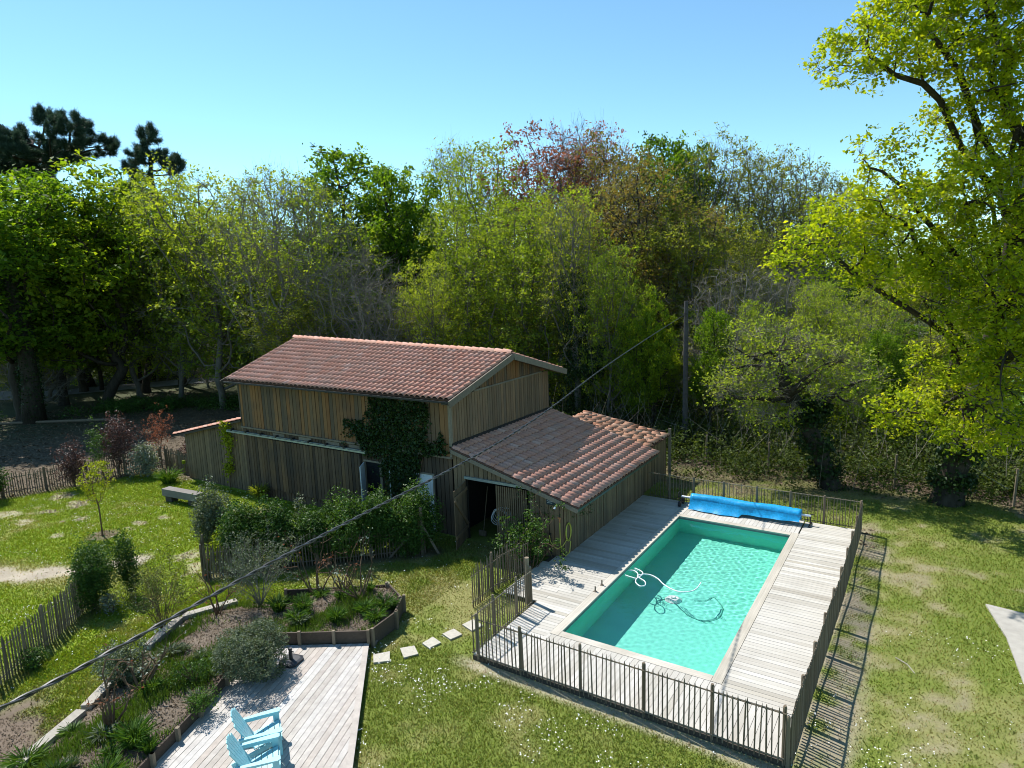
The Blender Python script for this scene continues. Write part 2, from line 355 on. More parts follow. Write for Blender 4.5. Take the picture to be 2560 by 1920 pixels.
M_BARK = barkmat('bark_grey', (0.09, 0.08, 0.065), (0.20, 0.18, 0.145))
M_BARKD = barkmat('bark_dark', (0.025, 0.021, 0.016), (0.07, 0.06, 0.045))
M_BARKL = barkmat('bark_lichen', (0.13, 0.12, 0.095), (0.27, 0.255, 0.21))
M_STEM = barkmat('stem_brown', (0.08, 0.05, 0.03), (0.20, 0.13, 0.08), 14.0)
M_L = {
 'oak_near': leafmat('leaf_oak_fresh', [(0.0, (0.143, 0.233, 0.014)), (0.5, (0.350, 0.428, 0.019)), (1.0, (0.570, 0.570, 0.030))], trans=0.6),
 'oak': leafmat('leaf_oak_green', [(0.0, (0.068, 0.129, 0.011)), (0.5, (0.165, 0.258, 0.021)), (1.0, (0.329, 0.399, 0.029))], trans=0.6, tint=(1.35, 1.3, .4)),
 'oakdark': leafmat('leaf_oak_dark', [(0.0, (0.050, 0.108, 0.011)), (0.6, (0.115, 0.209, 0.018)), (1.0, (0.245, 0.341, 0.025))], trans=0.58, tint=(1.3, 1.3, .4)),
 'lime': leafmat('leaf_yellow_green', [(0.0, (0.121, 0.193, 0.022)), (0.5, (0.253, 0.341, 0.042)), (1.0, (0.405, 0.462, 0.066))], trans=0.55),
 'olive': leafmat('leaf_olive', [(0.0, (0.121, 0.154, 0.033)), (0.5, (0.233, 0.270, 0.050)), (1.0, (0.344, 0.363, 0.055))], trans=0.55),
 'brown': leafmat('leaf_bronze', [(0.0, (0.13, 0.10, 0.04)), (0.45, (0.21, 0.16, 0.06)), (0.75, (0.20, 0.20, 0.055)), (1.0, (0.24, 0.27, 0.055))], tint=(1.15, 1.05, 0.45), trans=0.52),
 'red': leafmat('leaf_copper', [(0.0, (0.15, 0.065, 0.04)), (0.5, (0.25, 0.115, 0.065)), (1.0, (0.34, 0.18, 0.12))], tint=(1.2, 0.8, 0.6)),
 'pink': leafmat('leaf_pinkish', [(0.0, (0.22, 0.12, 0.11)), (0.5, (0.33, 0.20, 0.195)), (1.0, (0.40, 0.29, 0.28))], tint=(1.1, 0.9, 0.85)),
 'pine': leafmat('pine_needle', [(0.0, (0.02, 0.045, 0.03)), (0.6, (0.05, 0.09, 0.06)), (1.0, (0.11, 0.155, 0.105))], trans=0.3, tint=(1, 1, .8)),
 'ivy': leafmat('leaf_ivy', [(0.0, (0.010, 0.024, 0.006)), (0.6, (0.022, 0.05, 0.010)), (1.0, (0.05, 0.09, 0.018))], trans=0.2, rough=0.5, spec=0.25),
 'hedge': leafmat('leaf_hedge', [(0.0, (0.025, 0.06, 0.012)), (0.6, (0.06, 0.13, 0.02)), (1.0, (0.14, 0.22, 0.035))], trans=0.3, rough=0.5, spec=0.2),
 'grey': leafmat('leaf_grey_green', [(0.0, (0.055, 0.078, 0.045)), (0.6, (0.12, 0.155, 0.09)), (1.0, (0.22, 0.26, 0.17))], trans=0.25, rough=.55, spec=.25),
 'silver': leafmat('leaf_silver', [(0.0, (0.10, 0.13, 0.09)), (0.5, (0.21, 0.25, 0.19)), (1.0, (0.40, 0.43, 0.36))], trans=0.25, rough=.55, spec=.25),
 'purple': leafmat('leaf_purple', [(0.0, (0.038, 0.022, 0.020)), (0.6, (0.10, 0.058, 0.05)), (1.0, (0.19, 0.13, 0.12))], trans=0.3, tint=(1.2, .8, .65), rough=0.5, spec=0.3),
 'broom': leafmat('stem_broom', [(0.0, (0.06, 0.085, 0.02)), (0.6, (0.11, 0.14, 0.035)), (1.0, (0.17, 0.19, 0.06))], trans=0.25),
 'clump': leafmat('leaf_clump', [(0.0, (0.035, 0.09, 0.012)), (0.6, (0.075, 0.155, 0.022)), (1.0, (0.14, 0.23, 0.035))], trans=0.35),
 'yellow': leafmat('leaf_young', [(0.0, (0.17, 0.22, 0.015)), (0.6, (0.30, 0.34, 0.02)), (1.0, (0.42, 0.42, 0.03))], trans=0.45),
 'twig': leafmat('twig_grey', [(0.0, (0.11, 0.10, 0.08)), (0.6, (0.19, 0.17, 0.14)), (1.0, (0.29, 0.265, 0.22))], trans=0.0, rough=.8, spec=.1),
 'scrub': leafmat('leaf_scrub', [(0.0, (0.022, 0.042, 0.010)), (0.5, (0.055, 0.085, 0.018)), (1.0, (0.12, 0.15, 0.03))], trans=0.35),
 'litter': leafmat('dry_leaf', [(0.0, (0.08, 0.055, 0.035)), (0.6, (0.16, 0.115, 0.075)), (1.0, (0.27, 0.21, 0.14))], trans=0.1, rough=.7, spec=.15),
}

# ================================================================== GROUND
def gz(x, y):
    x = np.asarray(x, float); y = np.asarray(y, float)
    return -0.15 - 0.17 * sstep(-16, -27, x) + 0.03 * (fbm(x, y, .35, 3, 5) - .5) * sstep(0, 6, np.abs(x + 6) + 0.01)
DECK = (-9.95, -1.93, 12.12, 25.15)
POOL = (-7.83, -3.83, 14.09, 23.52)
TERR = [(-14.22, 9.74), (-11.93, 11.15), (-7.4, 5.9), (-11.2, 3.0), (-12.47, 5.8), (-13.05, 7.16), (-13.57, 8.16)]
BED = [(-14.6, 3.6), (-15.65, 5.97), (-16.12, 6.66), (-17.67, 9.55), (-17.15, 11.0), (-15.85, 11.75), (-13.34, 13.48), (-12.41, 13.01),
       (-11.91, 11.27), (-14.22, 9.80), (-13.62, 8.2), (-13.10, 7.2), (-12.52, 5.8), (-11.3, 3.0)]
PATCHES = [(-34.31, 13.67, .55), (-32.6, 13.37, .6), (-32.45, 12.35, .5), (-33.45, 12.29, .3), (-30.05, 12.57, .42), (-31.94, 11.18, .45), (-30.5, 12.01, .25),
           (-33.83, 11.29, .7), (-27.01, 14.43, .32), (-26.92, 12.96, .25), (-29.0, 11.17, .25), (-21.97, 12.49, .5), (-27.16, 13.49, .3), (-32.97, 11.82, .25),
           (-20.9, 11.9, .6), (-24.3, 15.9, .9), (-23.3, 16.6, .8), (-19.4, 13.2, .5)]
PATH = [(-40, 3.6), (-34, 5.6), (-29, 7.6), (-26.3, 8.5), (-24.7, 9.7), (-23.6, 11.2)]
FENCE_L = [(-38.2, 8.5), (-37.0, 12.2), (-36.1, 14.3), (-35.4, 16.6), (-34.7, 18.7), (-32.6, 18.75), (-31.5, 18.4)]
def ground_info(x, y):
    """colour and grass density of the ground at x, y"""
    x = np.asarray(x, float); y = np.asarray(y, float)
    n1 = fbm(x, y, .55, 4, 1); n2 = fbm(x, y, 1.9, 4, 2); n3 = fbm(x, y, .22, 3, 3)
    left = sstep(-14, -19, x)
    green = np.stack([.145 + .03 * left, .182 + .055 * left, .032 - .010 * left], -1)
    dryc = np.array([.235, .22, .085]); sand = np.array([.36, .31, .235]); litter = np.array([.10, .078, .052]); soil = np.array([.15, .115, .085])
    dry = .85 * sstep(.47, .72, n1 * .55 + n2 * .45 + .07 * (1 - left) - .05)
    dry = np.maximum(dry, .9 * sstep(1.4, .3, np.abs(y - 9.2 - .35 * (x + 25))) * sstep(-20, -24, x))
    bare = np.zeros_like(x)
    right = sstep(-2.6, -1.6, x)
    bare = np.maximum(bare, right * sstep(.60, .74, n2 * .70 + n1 * .30 + .10 * (fbm(x, y, 7.0, 2, 8) - .5)) * .55)
    bare = np.maximum(bare, sstep(.9, .3, np.abs(x + 1.45)) * sstep(11, 12.5, y) * sstep(27, 25, y) * sstep(.35, .6, n2) * .9)
    bare = np.maximum(bare, sstep(.32, .08, np.abs(y - 11.95)) * sstep(-10, -9, x) * sstep(-1.2, -2, x) * .8)
    d = seg_dist(x, y, PATH)
    bare = np.maximum(bare, sstep(.75, .30, d + (n2 - .5) * .9))
    for px, py, r in PATCHES:
        bare = np.maximum(bare, .75 * sstep(1.25, .65, np.hypot((x - px), (y - py) * 1.5) / r + (n2 - .5) * 2.6 + (fbm(x, y, 5.0, 2, 9) - .5) * 1.2))
    lit = sstep(29.0, 31.5, y + 2.2 * (n1 - .5) + 0 * x) * sstep(11, 7, x)
    lit = np.maximum(lit, .75 * sstep(26.2, 29.2, y + 7 * (n2 - .5)) * sstep(1, -6, x))
    xf = np.interp(y, [-50, 8.5, 12.2, 14.3, 16.6, 18.7, 80], [-41, -38.2, -37, -36.1, -35.4, -34.7, -30])
    lit = np.maximum(lit, sstep(.6, -.6, x - xf + (n2 - .5)))
    lit = np.maximum(lit, sstep(31.5, 35, np.hypot(x, y)) * sstep(27, 29, y))
    lit = np.maximum(lit, sstep(.5, -.2, seg_dist(x, y, FENCE_L) - .45) * .9)
    lit = np.maximum(lit, sstep(.75, .45, np.hypot(x + 27.25, y - 12.05)) * .9)
    lit = np.maximum(lit, sstep(.6, .2, seg_dist(x, y, [(-19.6, 11.75), (-14.3, 16.7)]) ) * .8)
    lit = np.maximum(lit, sstep(.7, .3, seg_dist(x, y, [(-18.5, 5.2), (-21.4, 9.0)])) * .55)
    far = sstep(31, 40, y) + sstep(-45, -55, x); far = np.clip(far, 0, 1)
    litter = litter * (1 - far[..., None]) + np.array([.055, .062, .028]) * far[..., None]
    mulch = sstep(-.4, .4, (-15.9 - x) * .4 + (5.3 - y) * .9 + (n2 - .5) * 1.5) * sstep(-18.2, -17.2, x) * sstep(-14, -15, x)
    col = green * (1 - dry[..., None]) + dryc * dry[..., None]
    sc = sand * (.75 + .5 * n2[..., None]); sc = sc * (1 - right[..., None]) + np.array([.27, .225, .165]) * right[..., None]
    col = col * (1 - bare[..., None]) + sc * bare[..., None]
    l3 = litter * (.6 + .9 * n2[..., None])
    col = col * (1 - lit[..., None]) + l3 * lit[..., None]
    col = col * (1 - mulch[..., None]) + soil * (.6 + .8 * n2[..., None]) * mulch[..., None]
    dens = (1 - .93 * bare) * (1 - .93 * lit) * (1 - mulch)
    return col, dens, dry
def axis(a, b, step, lo, hi):
    v = list(np.arange(a, b + 1e-6, step)); s = step
    lowv = []; t = a
    while t > lo: s *= 1.28; t -= s; lowv.append(t)
    s = step; hiv = []; t = v[-1]
    while t < hi: s *= 1.28; t += s; hiv.append(t)
    return np.array(lowv[::-1] + v + hiv)
gx = axis(-46, 9, .2, -1500, 1500); gy = axis(2, 32, .2, -1500, 1500)
GX, GY = np.meshgrid(gx, gy); nx, ny = len(gx), len(gy)
ZZ = gz(GX, GY)
gcol, _, _ = ground_info(GX.ravel(), GY.ravel())
idx = np.arange(nx * ny).reshape(ny, nx)
Fq = np.stack([idx[:-1, :-1], idx[:-1, 1:], idx[1:, 1:], idx[1:, :-1]], -1).reshape(-1, 4)
cx = GX.ravel()[Fq].mean(1); cyy = GY.ravel()[Fq].mean(1)
keep = ~((cx > POOL[0] - .5) & (cx < POOL[1] + .5) & (cyy > POOL[2] - .5) & (cyy < POOL[3] + .5))
obj('ground', mesh_raw('ground', np.stack([GX.ravel(), GY.ravel(), ZZ.ravel()], -1), Fq[keep], col=gcol, smooth=True), M_GROUND, kind='structure')

# road beyond the trees on the left
rp = [(-110, 14), (-90, 19.5), (-71, 26.5), (-63, 38.8), (-57, 52), (-52, 70)]
def ribbon(pts, w, z):
    V = []; F = []
    for i, p in enumerate(pts):
        a = Vector(pts[max(i - 1, 0)]); b = Vector(pts[min(i + 1, len(pts) - 1)]); d = (b - a).normalized(); n = Vector((-d.y, d.x))
        for s in (-1, 1): V.append((p[0] + n.x * w / 2 * s, p[1] + n.y * w / 2 * s, float(gz(p[0], p[1])) + z))
    for i in range(len(pts) - 1): F.append((2 * i, 2 * i + 1, 2 * i + 3, 2 * i + 2))
    return mesh_raw('ribbon', V, F)
obj('road', ribbon(rp, 4.2, .05), M_ASPHALT, kind='structure')
# sandy clearing and lane glimpsed between the trunks of the wood
def blob_sheet(cx_, cy_0, rx, ry, z, n=28, seed=0):
    r = np.random.default_rng(seed); V = [(cx_, cy_0, z)]
    for i in range(n):
        t = 2 * math.pi * i / n; k = .75 + .5 * r.random(); V.append((cx_ + rx * k * math.cos(t), cy_0 + ry * k * math.sin(t), z))
    return mesh_raw('sheet', V, [(0, 1 + i, 1 + (i + 1) % n) for i in range(n)])
M_SAND = plain('lane_sand', (0.42, 0.34, 0.25), rough=0.95, var=0.25, scale=0.8)
obj('sandy_lane', ribbon([(-30, 62), (-24, 58), (-16, 54), (-6, 50), (6, 47), (30, 46)], 3.4, .06), M_SAND, kind='structure')
M_MEADOW = plain('meadow_green', (0.10, 0.19, 0.03), rough=0.95, var=0.3, scale=0.6)
obj('meadow', ribbon([(-16, 68), (-6, 62), (6, 58), (30, 56)], 12, .04), M_MEADOW, kind='structure')
# concrete slab at the right
sl = MB().prism([(1.60, 21.16), (6.5, 20.4), (6.5, 11), (2.15, 17.0), (1.95, 19.4)], -.30, -.10)
obj('concrete_slab', sl, M_CONCRETE, kind='structure')

# ------------------------------------------------------------------ grass
def blocked(x, y):
    b = (x > DECK[0] - .02) & (x < DECK[1] + .02) & (y > DECK[2] - .02) & (y < DECK[3])
    b &= ~((x < -9.3) & (y < 15.3))
    b |= in_poly(x, y, TERR) | in_poly(x, y, BED)
    b |= (x > -31.4) & (x < -9.9) & (y > 18.1) & (y < 28.6)
    b |= in_poly(x, y, [(1.60, 21.16), (6.5, 20.4), (6.5, 11), (2.15, 17.0), (1.95, 19.4)])
    return b
def scatter(n, x0, x1, y0, y1, seed):
    r = np.random.default_rng(seed); x = r.uniform(x0, x1, n); y = r.uniform(y0, y1, n)
    D = (np.stack([x, y, np.full(n, -.15 - H_CAM)], -1)) @ R_CAM.T
    u = 1280 + F_PX * D[:, 0] / D[:, 2]; v = 960 - F_PX * D[:, 1] / D[:, 2]
    ok = (D[:, 2] > 1) & (u > -250) & (u < 2810) & (v > 0) & (v < 2150)
    return x[ok], y[ok], r
Vs = []; Cs = []
for (n, x0, x1, y0, y1, hgt, wid, sd) in ((330000, -19, 9, 5, 12.1, .050, .011, 1), (280000, -14, 9, 12.1, 31, .050, .0135, 2), (300000, -38, -12, 3, 18.2, .060, .018, 3)):
    x, y, r = scatter(n, x0, x1, y0, y1, sd)
    col, dens, dry = ground_info(x, y)
    ok = (r.random(len(x)) < dens) & ~blocked(x, y); x, y, col, dry = x[ok], y[ok], col[ok], dry[ok]; m = len(x)
    a = r.uniform(0, 2 * np.pi, m); h = hgt * r.uniform(.4, 1.5, m) * (1 - .35 * dry); lean = r.normal(0, .55, (m, 2)) * h[:, None]
    z = gz(x, y) - .005; w = wid * r.uniform(.6, 1.4, m)
    dens_h = 1.0
    p0 = np.stack([x - np.cos(a) * w, y - np.sin(a) * w, z], -1); p1 = np.stack([x + np.cos(a) * w, y + np.sin(a) * w, z], -1)
    p2 = np.stack([x + lean[:, 0], y + lean[:, 1], z + h], -1)
    c = col * (0.85 + .6 * r.random((m, 1))) * (1.0 + .12 * r.normal(size=(m, 3)).clip(-1.5, 1.5))
    Vs.append(np.stack([p0, p1, p2], 1).reshape(-1, 3)); Cs.append(np.repeat(c.clip(.01, .8), 3, 0))
Vg = np.concatenate(Vs); Cg = np.concatenate(Cs)
g = obj('lawn_grass', mesh_raw('lawn_grass', Vg, np.arange(len(Vg)).reshape(-1, 3), col=Cg), M_GRASS)
tag(g, 'short lawn grass with dry and bare patches around the pool deck', 'grass', kind='stuff')
# daisies
x, y, r = scatter(60000, -36, 4, 5, 19, 11)
cl = fbm(x, y, .55, 3, 40) * .6 + fbm(x, y, 2.2, 2, 41) * .4
_, dens, _ = ground_info(x, y)
near = np.where((x > -12) & (y < 14), 1.0, .30)
ok = (cl > .57) & (r.random(len(x)) < dens * near * 0.55) & ~blocked(x, y)
x, y = x[ok], y[ok]; m = len(x); s = r.uniform(.010, .019, m); z = gz(x, y) + r.uniform(.05, .085, m)
ang = np.linspace(0, 2 * np.pi, 6, endpoint=False)
tl = r.normal(0, .35, (m, 2))
V = np.stack([np.stack([x + s * np.cos(t), y + s * np.sin(t), z + s * (np.cos(t) * tl[:, 0] + np.sin(t) * tl[:, 1])], -1) for t in ang], 1).reshape(-1, 3)
dz = obj('lawn_daisies', mesh_raw('lawn_daisies', V, np.arange(len(V)).reshape(-1, 6)), M_DAISY)
tag(dz, 'tiny white daisies dotted through the lawn', 'daisies', kind='stuff')
# dry leaves and twigs strewn over the bare ground
x, y, r = scatter(70000, -60, 6, 12, 34, 13)
_, dens, _ = ground_info(x, y); ok = (dens < .35) & ~blocked(x, y) & ~((x > -22) & (y < 24)); x, y = x[ok], y[ok]; m = len(x)
a = r.uniform(0, 6.28, m); s = r.uniform(.03, .10, m); z = gz(x, y) + .02
dx = np.stack([np.cos(a), np.sin(a), r.normal(0, .3, m)], -1) * s[:, None]; dy = np.stack([-np.sin(a), np.cos(a), r.normal(0, .3, m)], -1) * s[:, None] * .5
c = np.stack([x, y, z], -1)
V = np.stack([c - dx, c + dy, c + dx, c - dy], 1).reshape(-1, 3)
lf = obj('leaf_litter', mesh_raw('leaf_litter', V, np.arange(len(V)).reshape(-1, 4), tone=np.repeat(r.random(m), 4)), M_L['litter'])
tag(lf, 'dry brown leaves strewn on the bare earth under the trees', 'leaf litter', kind='stuff')

# ================================================================== POOL
px0, px1, py0, py1 = POOL
WZ = -.12; DEP = WZ - 1.31
pool = thing('swimming_pool', 'rectangular swimming pool with pale green water set in the grey deck', 'pool', (-5.83, 18.8, 0))
t = .12
b = MB()
b.box(((px0 + px1) / 2, (py0 + py1) / 2, DEP - .06), (px1 - px0 + 2 * t, py1 - py0 + 2 * t, .12))
for (c, s) in (((px0 - t / 2, (py0 + py1) / 2, (DEP - .05) / 2), (t, py1 - py0, -DEP - .05)), ((px1 + t / 2, (py0 + py1) / 2, (DEP - .05) / 2), (t, py1 - py0, -DEP - .05)),
               (((px0 + px1) / 2, py0 - t / 2, (DEP - .05) / 2), (px1 - px0 + 2 * t, t, -DEP - .05)), (((px0 + px1) / 2, py1 + t / 2, (DEP - .05) / 2), (px1 - px0 + 2 * t, t, -DEP - .05))):
    b.box(c, s)
basin = obj('basin', b, M_LINER, pool)
ed = MB()
for (c, s) in (((px0 + .004, (py0 + py1) / 2, -.075), (.008, py1 - py0, .08)), ((px1 - .004, (py0 + py1) / 2, -.075), (.008, py1 - py0, .08)),
               (((px0 + px1) / 2, py0 + .004, -.075), (px1 - px0 - .02, .008, .08)), (((px0 + px1) / 2, py1 - .004, -.075), (px1 - px0 - .02, .008, .08))): ed.box(c, s)
obj('liner_edge', ed, M_LINEREDGE, pool)
# water surface with real ripples
wnx, wny = 230, 510
wx = np.linspace(px0 + .001, px1 - .001, wnx); wy = np.linspace(py0 + .001, py1 - .001, wny); WX, WY = np.meshgrid(wx, wy)
amp = .35 + .65 * sstep(17.0, 19.0, WY)
hz = 0
rw = np.random.default_rng(3)
for k in range(60):
    lam = rw.uniform(.10, .32); th = rw.uniform(0, 2 * np.pi); ph = rw.uniform(0, 6.28)
    hz = hz + lam * .0040 * np.sin(2 * np.pi / lam * (WX * np.cos(th) + WY * np.sin(th)) + ph)
for k in range(8):
    lam = rw.uniform(.8, 1.8); th = rw.uniform(0, 2 * np.pi); ph = rw.uniform(0, 6.28)
    hz = hz + lam * .0008 * np.sin(2 * np.pi / lam * (WX * np.cos(th) + WY * np.sin(th)) + ph)
hz = hz * amp * .13
ix = np.arange(wnx * wny).reshape(wny, wnx)
Fw = np.stack([ix[:-1, :-1], ix[:-1, 1:], ix[1:, 1:], ix[1:, :-1]], -1).reshape(-1, 4)
mw, nt, bs, out = nodes('pool_water')
bs.inputs['Base Color'].default_value = (0.96, 1.0, 0.99, 1); bs.inputs['Roughness'].default_value = 0.0
bs.inputs['IOR'].default_value = 1.33; bs.inputs['Transmission Weight'].default_value = 1.0
water = obj('water', mesh_raw('water', np.stack([WX.ravel(), WY.ravel(), (WZ + hz).ravel()], -1), Fw, smooth=True), mw, pool)
water.cycles.is_caustics_caster = True; basin.cycles.is_caustics_receiver = True; sun_d.cycles.is_caustics_light = True
# coping
for i, (c, s) in enumerate((((px0 - .10, (py0 + py1) / 2, -.02), (.24, py1 - py0 + .44, .05)), ((px1 + .10, (py0 + py1) / 2, -.02), (.24, py1 - py0 + .44, .05)),
                            (((px0 + px1) / 2, py0 - .10, -.0225), (px1 - px0 - .06, .24, .05)), (((px0 + px1) / 2, py1 + .10, -.0225), (px1 - px0 - .06, .24, .05)))):
    piece('coping', M_COPING, pool, c, s)
# two metal ladder sockets
for yy in (16.5, 16.96):
    so = MB().tube([(-7.99, yy, 0), (-7.99, yy, .17)], .022, 8).box((-7.99, yy, .012), (.09, .09, .012)); obj('ladder_socket', so, M_TRIM, pool)

# deck around the pool: every board a piece of its own
deck = bpy.data.objects.new('pool_deck', None); COL.objects.link(deck); INV['pool_deck'] = Matrix.Identity(4); deck['kind'] = 'structure'
bw = .142
rb = random.Random(5)
def jz(): return rb.uniform(-.002, .002)
yy = DECK[2] + 1.50
cR = px1 + .225; cL = px0 - .225
while yy < DECK[3] - .05:                      # right strip, boards run across
    piece('deck_board', M_DECK, deck, ((cR + DECK[1]) / 2, yy, -.014 + jz()), (DECK[1] - cR - .012, bw - .009, .028)); yy += bw
yy = 15.28
while yy < DECK[3] - .05:                      # left strip along the shed
    x0 = DECK[0] + .02 if yy > 18.2 else (-10.4 if yy < 17.6 else -10.2)
    if rb.random() < .5:
        xm = rb.uniform(x0 + .5, cL - .5)
        piece('deck_board', M_DECK, deck, ((x0 + xm) / 2, yy, -.014 + jz()), (xm - x0 - .008, bw - .009, .028)); piece('deck_board', M_DECK, deck, ((cL + xm) / 2, yy, -.014 + jz()), (cL - xm - .008, bw - .009, .028))
    else: piece('deck_board', M_DECK, deck, ((x0 + cL) / 2, yy, -.014 + jz()), (cL - x0 - .012, bw - .009, .028))
    yy += bw
yy = DECK[2] + 1.50
while yy < 15.25:
    piece('deck_board', M_DECK, deck, ((-9.22 + cL) / 2, yy, -.014 + jz()), (cL + 9.22 - .012, bw - .009, .028)); yy += bw
xx = -9.18
while xx < DECK[1] - .04:                      # near strip, boards run lengthways
    y1 = py0 - .225 if (cL < xx < cR) else DECK[2] + 1.42
    piece('deck_board', M_DECKY, deck, (xx, (DECK[2] + y1) / 2, -.014 + jz()), (bw - .009, y1 - DECK[2] - .012, .028)); xx += bw
xx = cL + .08
while xx < cR - .05:                           # far strip
    piece('deck_board', M_DECKY, deck, (xx, (py1 + .225 + DECK[3]) / 2, -.014 + jz()), (bw - .009, DECK[3] - py1 - .235, .028)); xx += bw
fr = MB()
fr.box((-5.6, DECK[2] - .01, -.09), (7.3, .03, .12)); fr.box((DECK[1] + .01, 18.6, -.09), (.03, 13.0, .12))
fr.box((-9.26, 13.7, -.09), (.03, 3.1, .12)); fr.box((-8.95, 20.2, -.055), (1.75, 9.9, .02)); fr.box((-2.75, 18.8, -.055), (1.6, 12.6, .02)); fr.box((-5.5, 12.98, -.055), (7.2, 1.6, .02)); fr.box((-5.83, 24.5, -.055), (4.3, 1.3, .02)); fr.box((-9.9, 16.8, -.055), (1.0, 2.9, .02))
obj('deck_frame', fr, M_DARKWOOD, deck)

# ================================================================== TERRACE (lower left)
terr = bpy.data.objects.new('terrace_deck', None); COL.objects.link(terr); INV['terrace_deck'] = Matrix.Identity(4); terr['kind'] = 'structure'
def clip_poly(poly, a, b):      # keep the part with a.x*x + a.y*y <= b
    o = []
    for i in range(len(poly)):
        p, q = poly[i], poly[(i + 1) % len(poly)]; dp = a[0] * p[0] + a[1] * p[1] - b; dq = a[0] * q[0] + a[1] * q[1] - b
        if dp <= 0: o.append(p)
        if dp * dq < 0: t = dp / (dp - dq); o.append((p[0] + t * (q[0] - p[0]), p[1] + t * (q[1] - p[1])))
    return o
bd = np.array([.364, -.931]); bn = np.array([.931, .364])
convex = [(-14.22, 9.74), (-11.99, 11.11), (-7.48, 5.85), (-11.2, 3.0), (-13.9, 8.4)]
offs = [np.dot(bn, p) for p in convex]; k = min(offs)
while k < max(offs):
    pg = clip_poly(clip_poly(convex, bn, k + .134), -bn, -k)
    if len(pg) >= 3: obj('terrace_board', MB().prism(pg, -.028 + jz(), jz()), M_TERR, terr)
    k += .145
obj('edge_board', MB().beam((-11.95, 11.13, -.009), (-7.45, 5.87, -.009), .14, .03), M_TERR, terr)
obj('terrace_skirt', MB().beam((-11.90, 11.10, -.09), (-7.42, 5.87, -.09), .03, .12).prism([(-14.1, 9.6), (-12.1, 10.9), (-7.7, 5.85), (-11.2, 3.2), (-13.7, 8.3)], -.12, -.06), M_DARKWOOD, terr)
# stepping stones
for i, c4 in enumerate(([(-11.56, 10.97), (-11.29, 11.29), (-11.0, 10.97), (-11.3, 10.71)], [(-11.16, 11.53), (-10.91, 11.8), (-10.57, 11.56), (-10.78, 11.25)],
           [(-10.81, 11.99), (-10.76, 12.37), (-10.39, 12.26), (-10.5, 11.9)], [(-10.63, 12.61), (-10.52, 12.97), (-10.15, 12.85), (-10.27, 12.5)], [(-10.45, 13.25), (-10.35, 13.63), (-9.93, 13.5), (-10.03, 13.12)])):
    s_ = obj('stepping_stone', MB().prism(c4[::-1], -.19, -.105), M_STONE)
    tag(s_, ['square pale stepping stone beside the terrace corner', 'square pale stepping stone, second from the terrace', 'square pale stepping stone in the middle of the row', 'square pale stepping stone, second from the pool fence', 'square pale stepping stone beside the pool fence'][i], 'stepping stone', 'stepping stones from terrace to pool')

# ================================================================== BUILDINGS
def wall_boards(parent, mat, p0, p1, z0, z1, bw=.20, thick=.025, out=.02, holes=(), name='board', gap=.026, seed=1, jit=.008):
    """upright boards from p0 to p1; z0/z1 are numbers or functions of the running length"""
    r = random.Random(seed); p0 = Vector((*p0, 0)); p1 = Vector((*p1, 0)); d = (p1 - p0); L = d.length; d.normalize()
    nrm = Vector((d.y, -d.x, 0)); rz = math.atan2(d.y, d.x); s = 0
    f0 = z0 if callable(z0) else (lambda q: z0); f1 = z1 if callable(z1) else (lambda q: z1)
    while s < L - .03:
        w = min(bw * r.uniform(.9, 1.1), L - s); c = s + w / 2
        lo = f0(c); hi = min(f1(s + .02), f1(s + w - .02)); segs = [(lo, hi)]
        for (h0, h1, a, b_) in holes:
            if s + w > h0 + .03 and s < h1 - .03:
                ns = []
                for (q0, q1) in segs:
                    if a > q0: ns.append((q0, min(a, q1)))
                    if b_ < q1: ns.append((max(b_, q0), q1))
                segs = ns
        for (q0, q1) in segs:
            if q1 - q0 < .04: continue
            o = out + r.uniform(-jit, jit)
            pc = p0 + d * c + nrm * o
            piece(name, mat, parent, (pc.x, pc.y, (q0 + q1) / 2), (w - gap, thick, q1 - q0), rz + r.uniform(-.004, .004))
        s += w

def tile_mesh(name, w=.262, L=.42, h=.075):
    xs = [-.5, -.40, -.32, -.24, -.12, 0.04, .20, .34, .43, .5]
    def zz(x):
        if x < -.34: return 0.0
        t = (x + .34) / .84; return h * math.sin(math.pi * min(t, 1)) ** .75 if t < 1 else 0
    V = []; F = []; n = len(xs)
    for (y, lift, k) in ((0, .022, 1.0), (L, -.012, .93)):
        for x in xs: V.append((x * w * k, y, zz(x) * k + lift))
    for x in xs: V.append((x * w, .004, max(zz(x) + .022 - .020, -.01)))
    for i in range(n - 1): F.append((i, i + 1, n + i + 1, n + i)); F.append((2 * n + i, 2 * n + i + 1, i + 1, i))
    return mesh_raw(name, V, F, smooth=True)
T_MAIN = tile_mesh('roof_tile'); T_MAIN.materials.append(M_TILE)
T_OLD = tile_mesh('old_roof_tile', w=.25, L=.44, h=.062); T_OLD.materials.append(M_TILE_OLD)
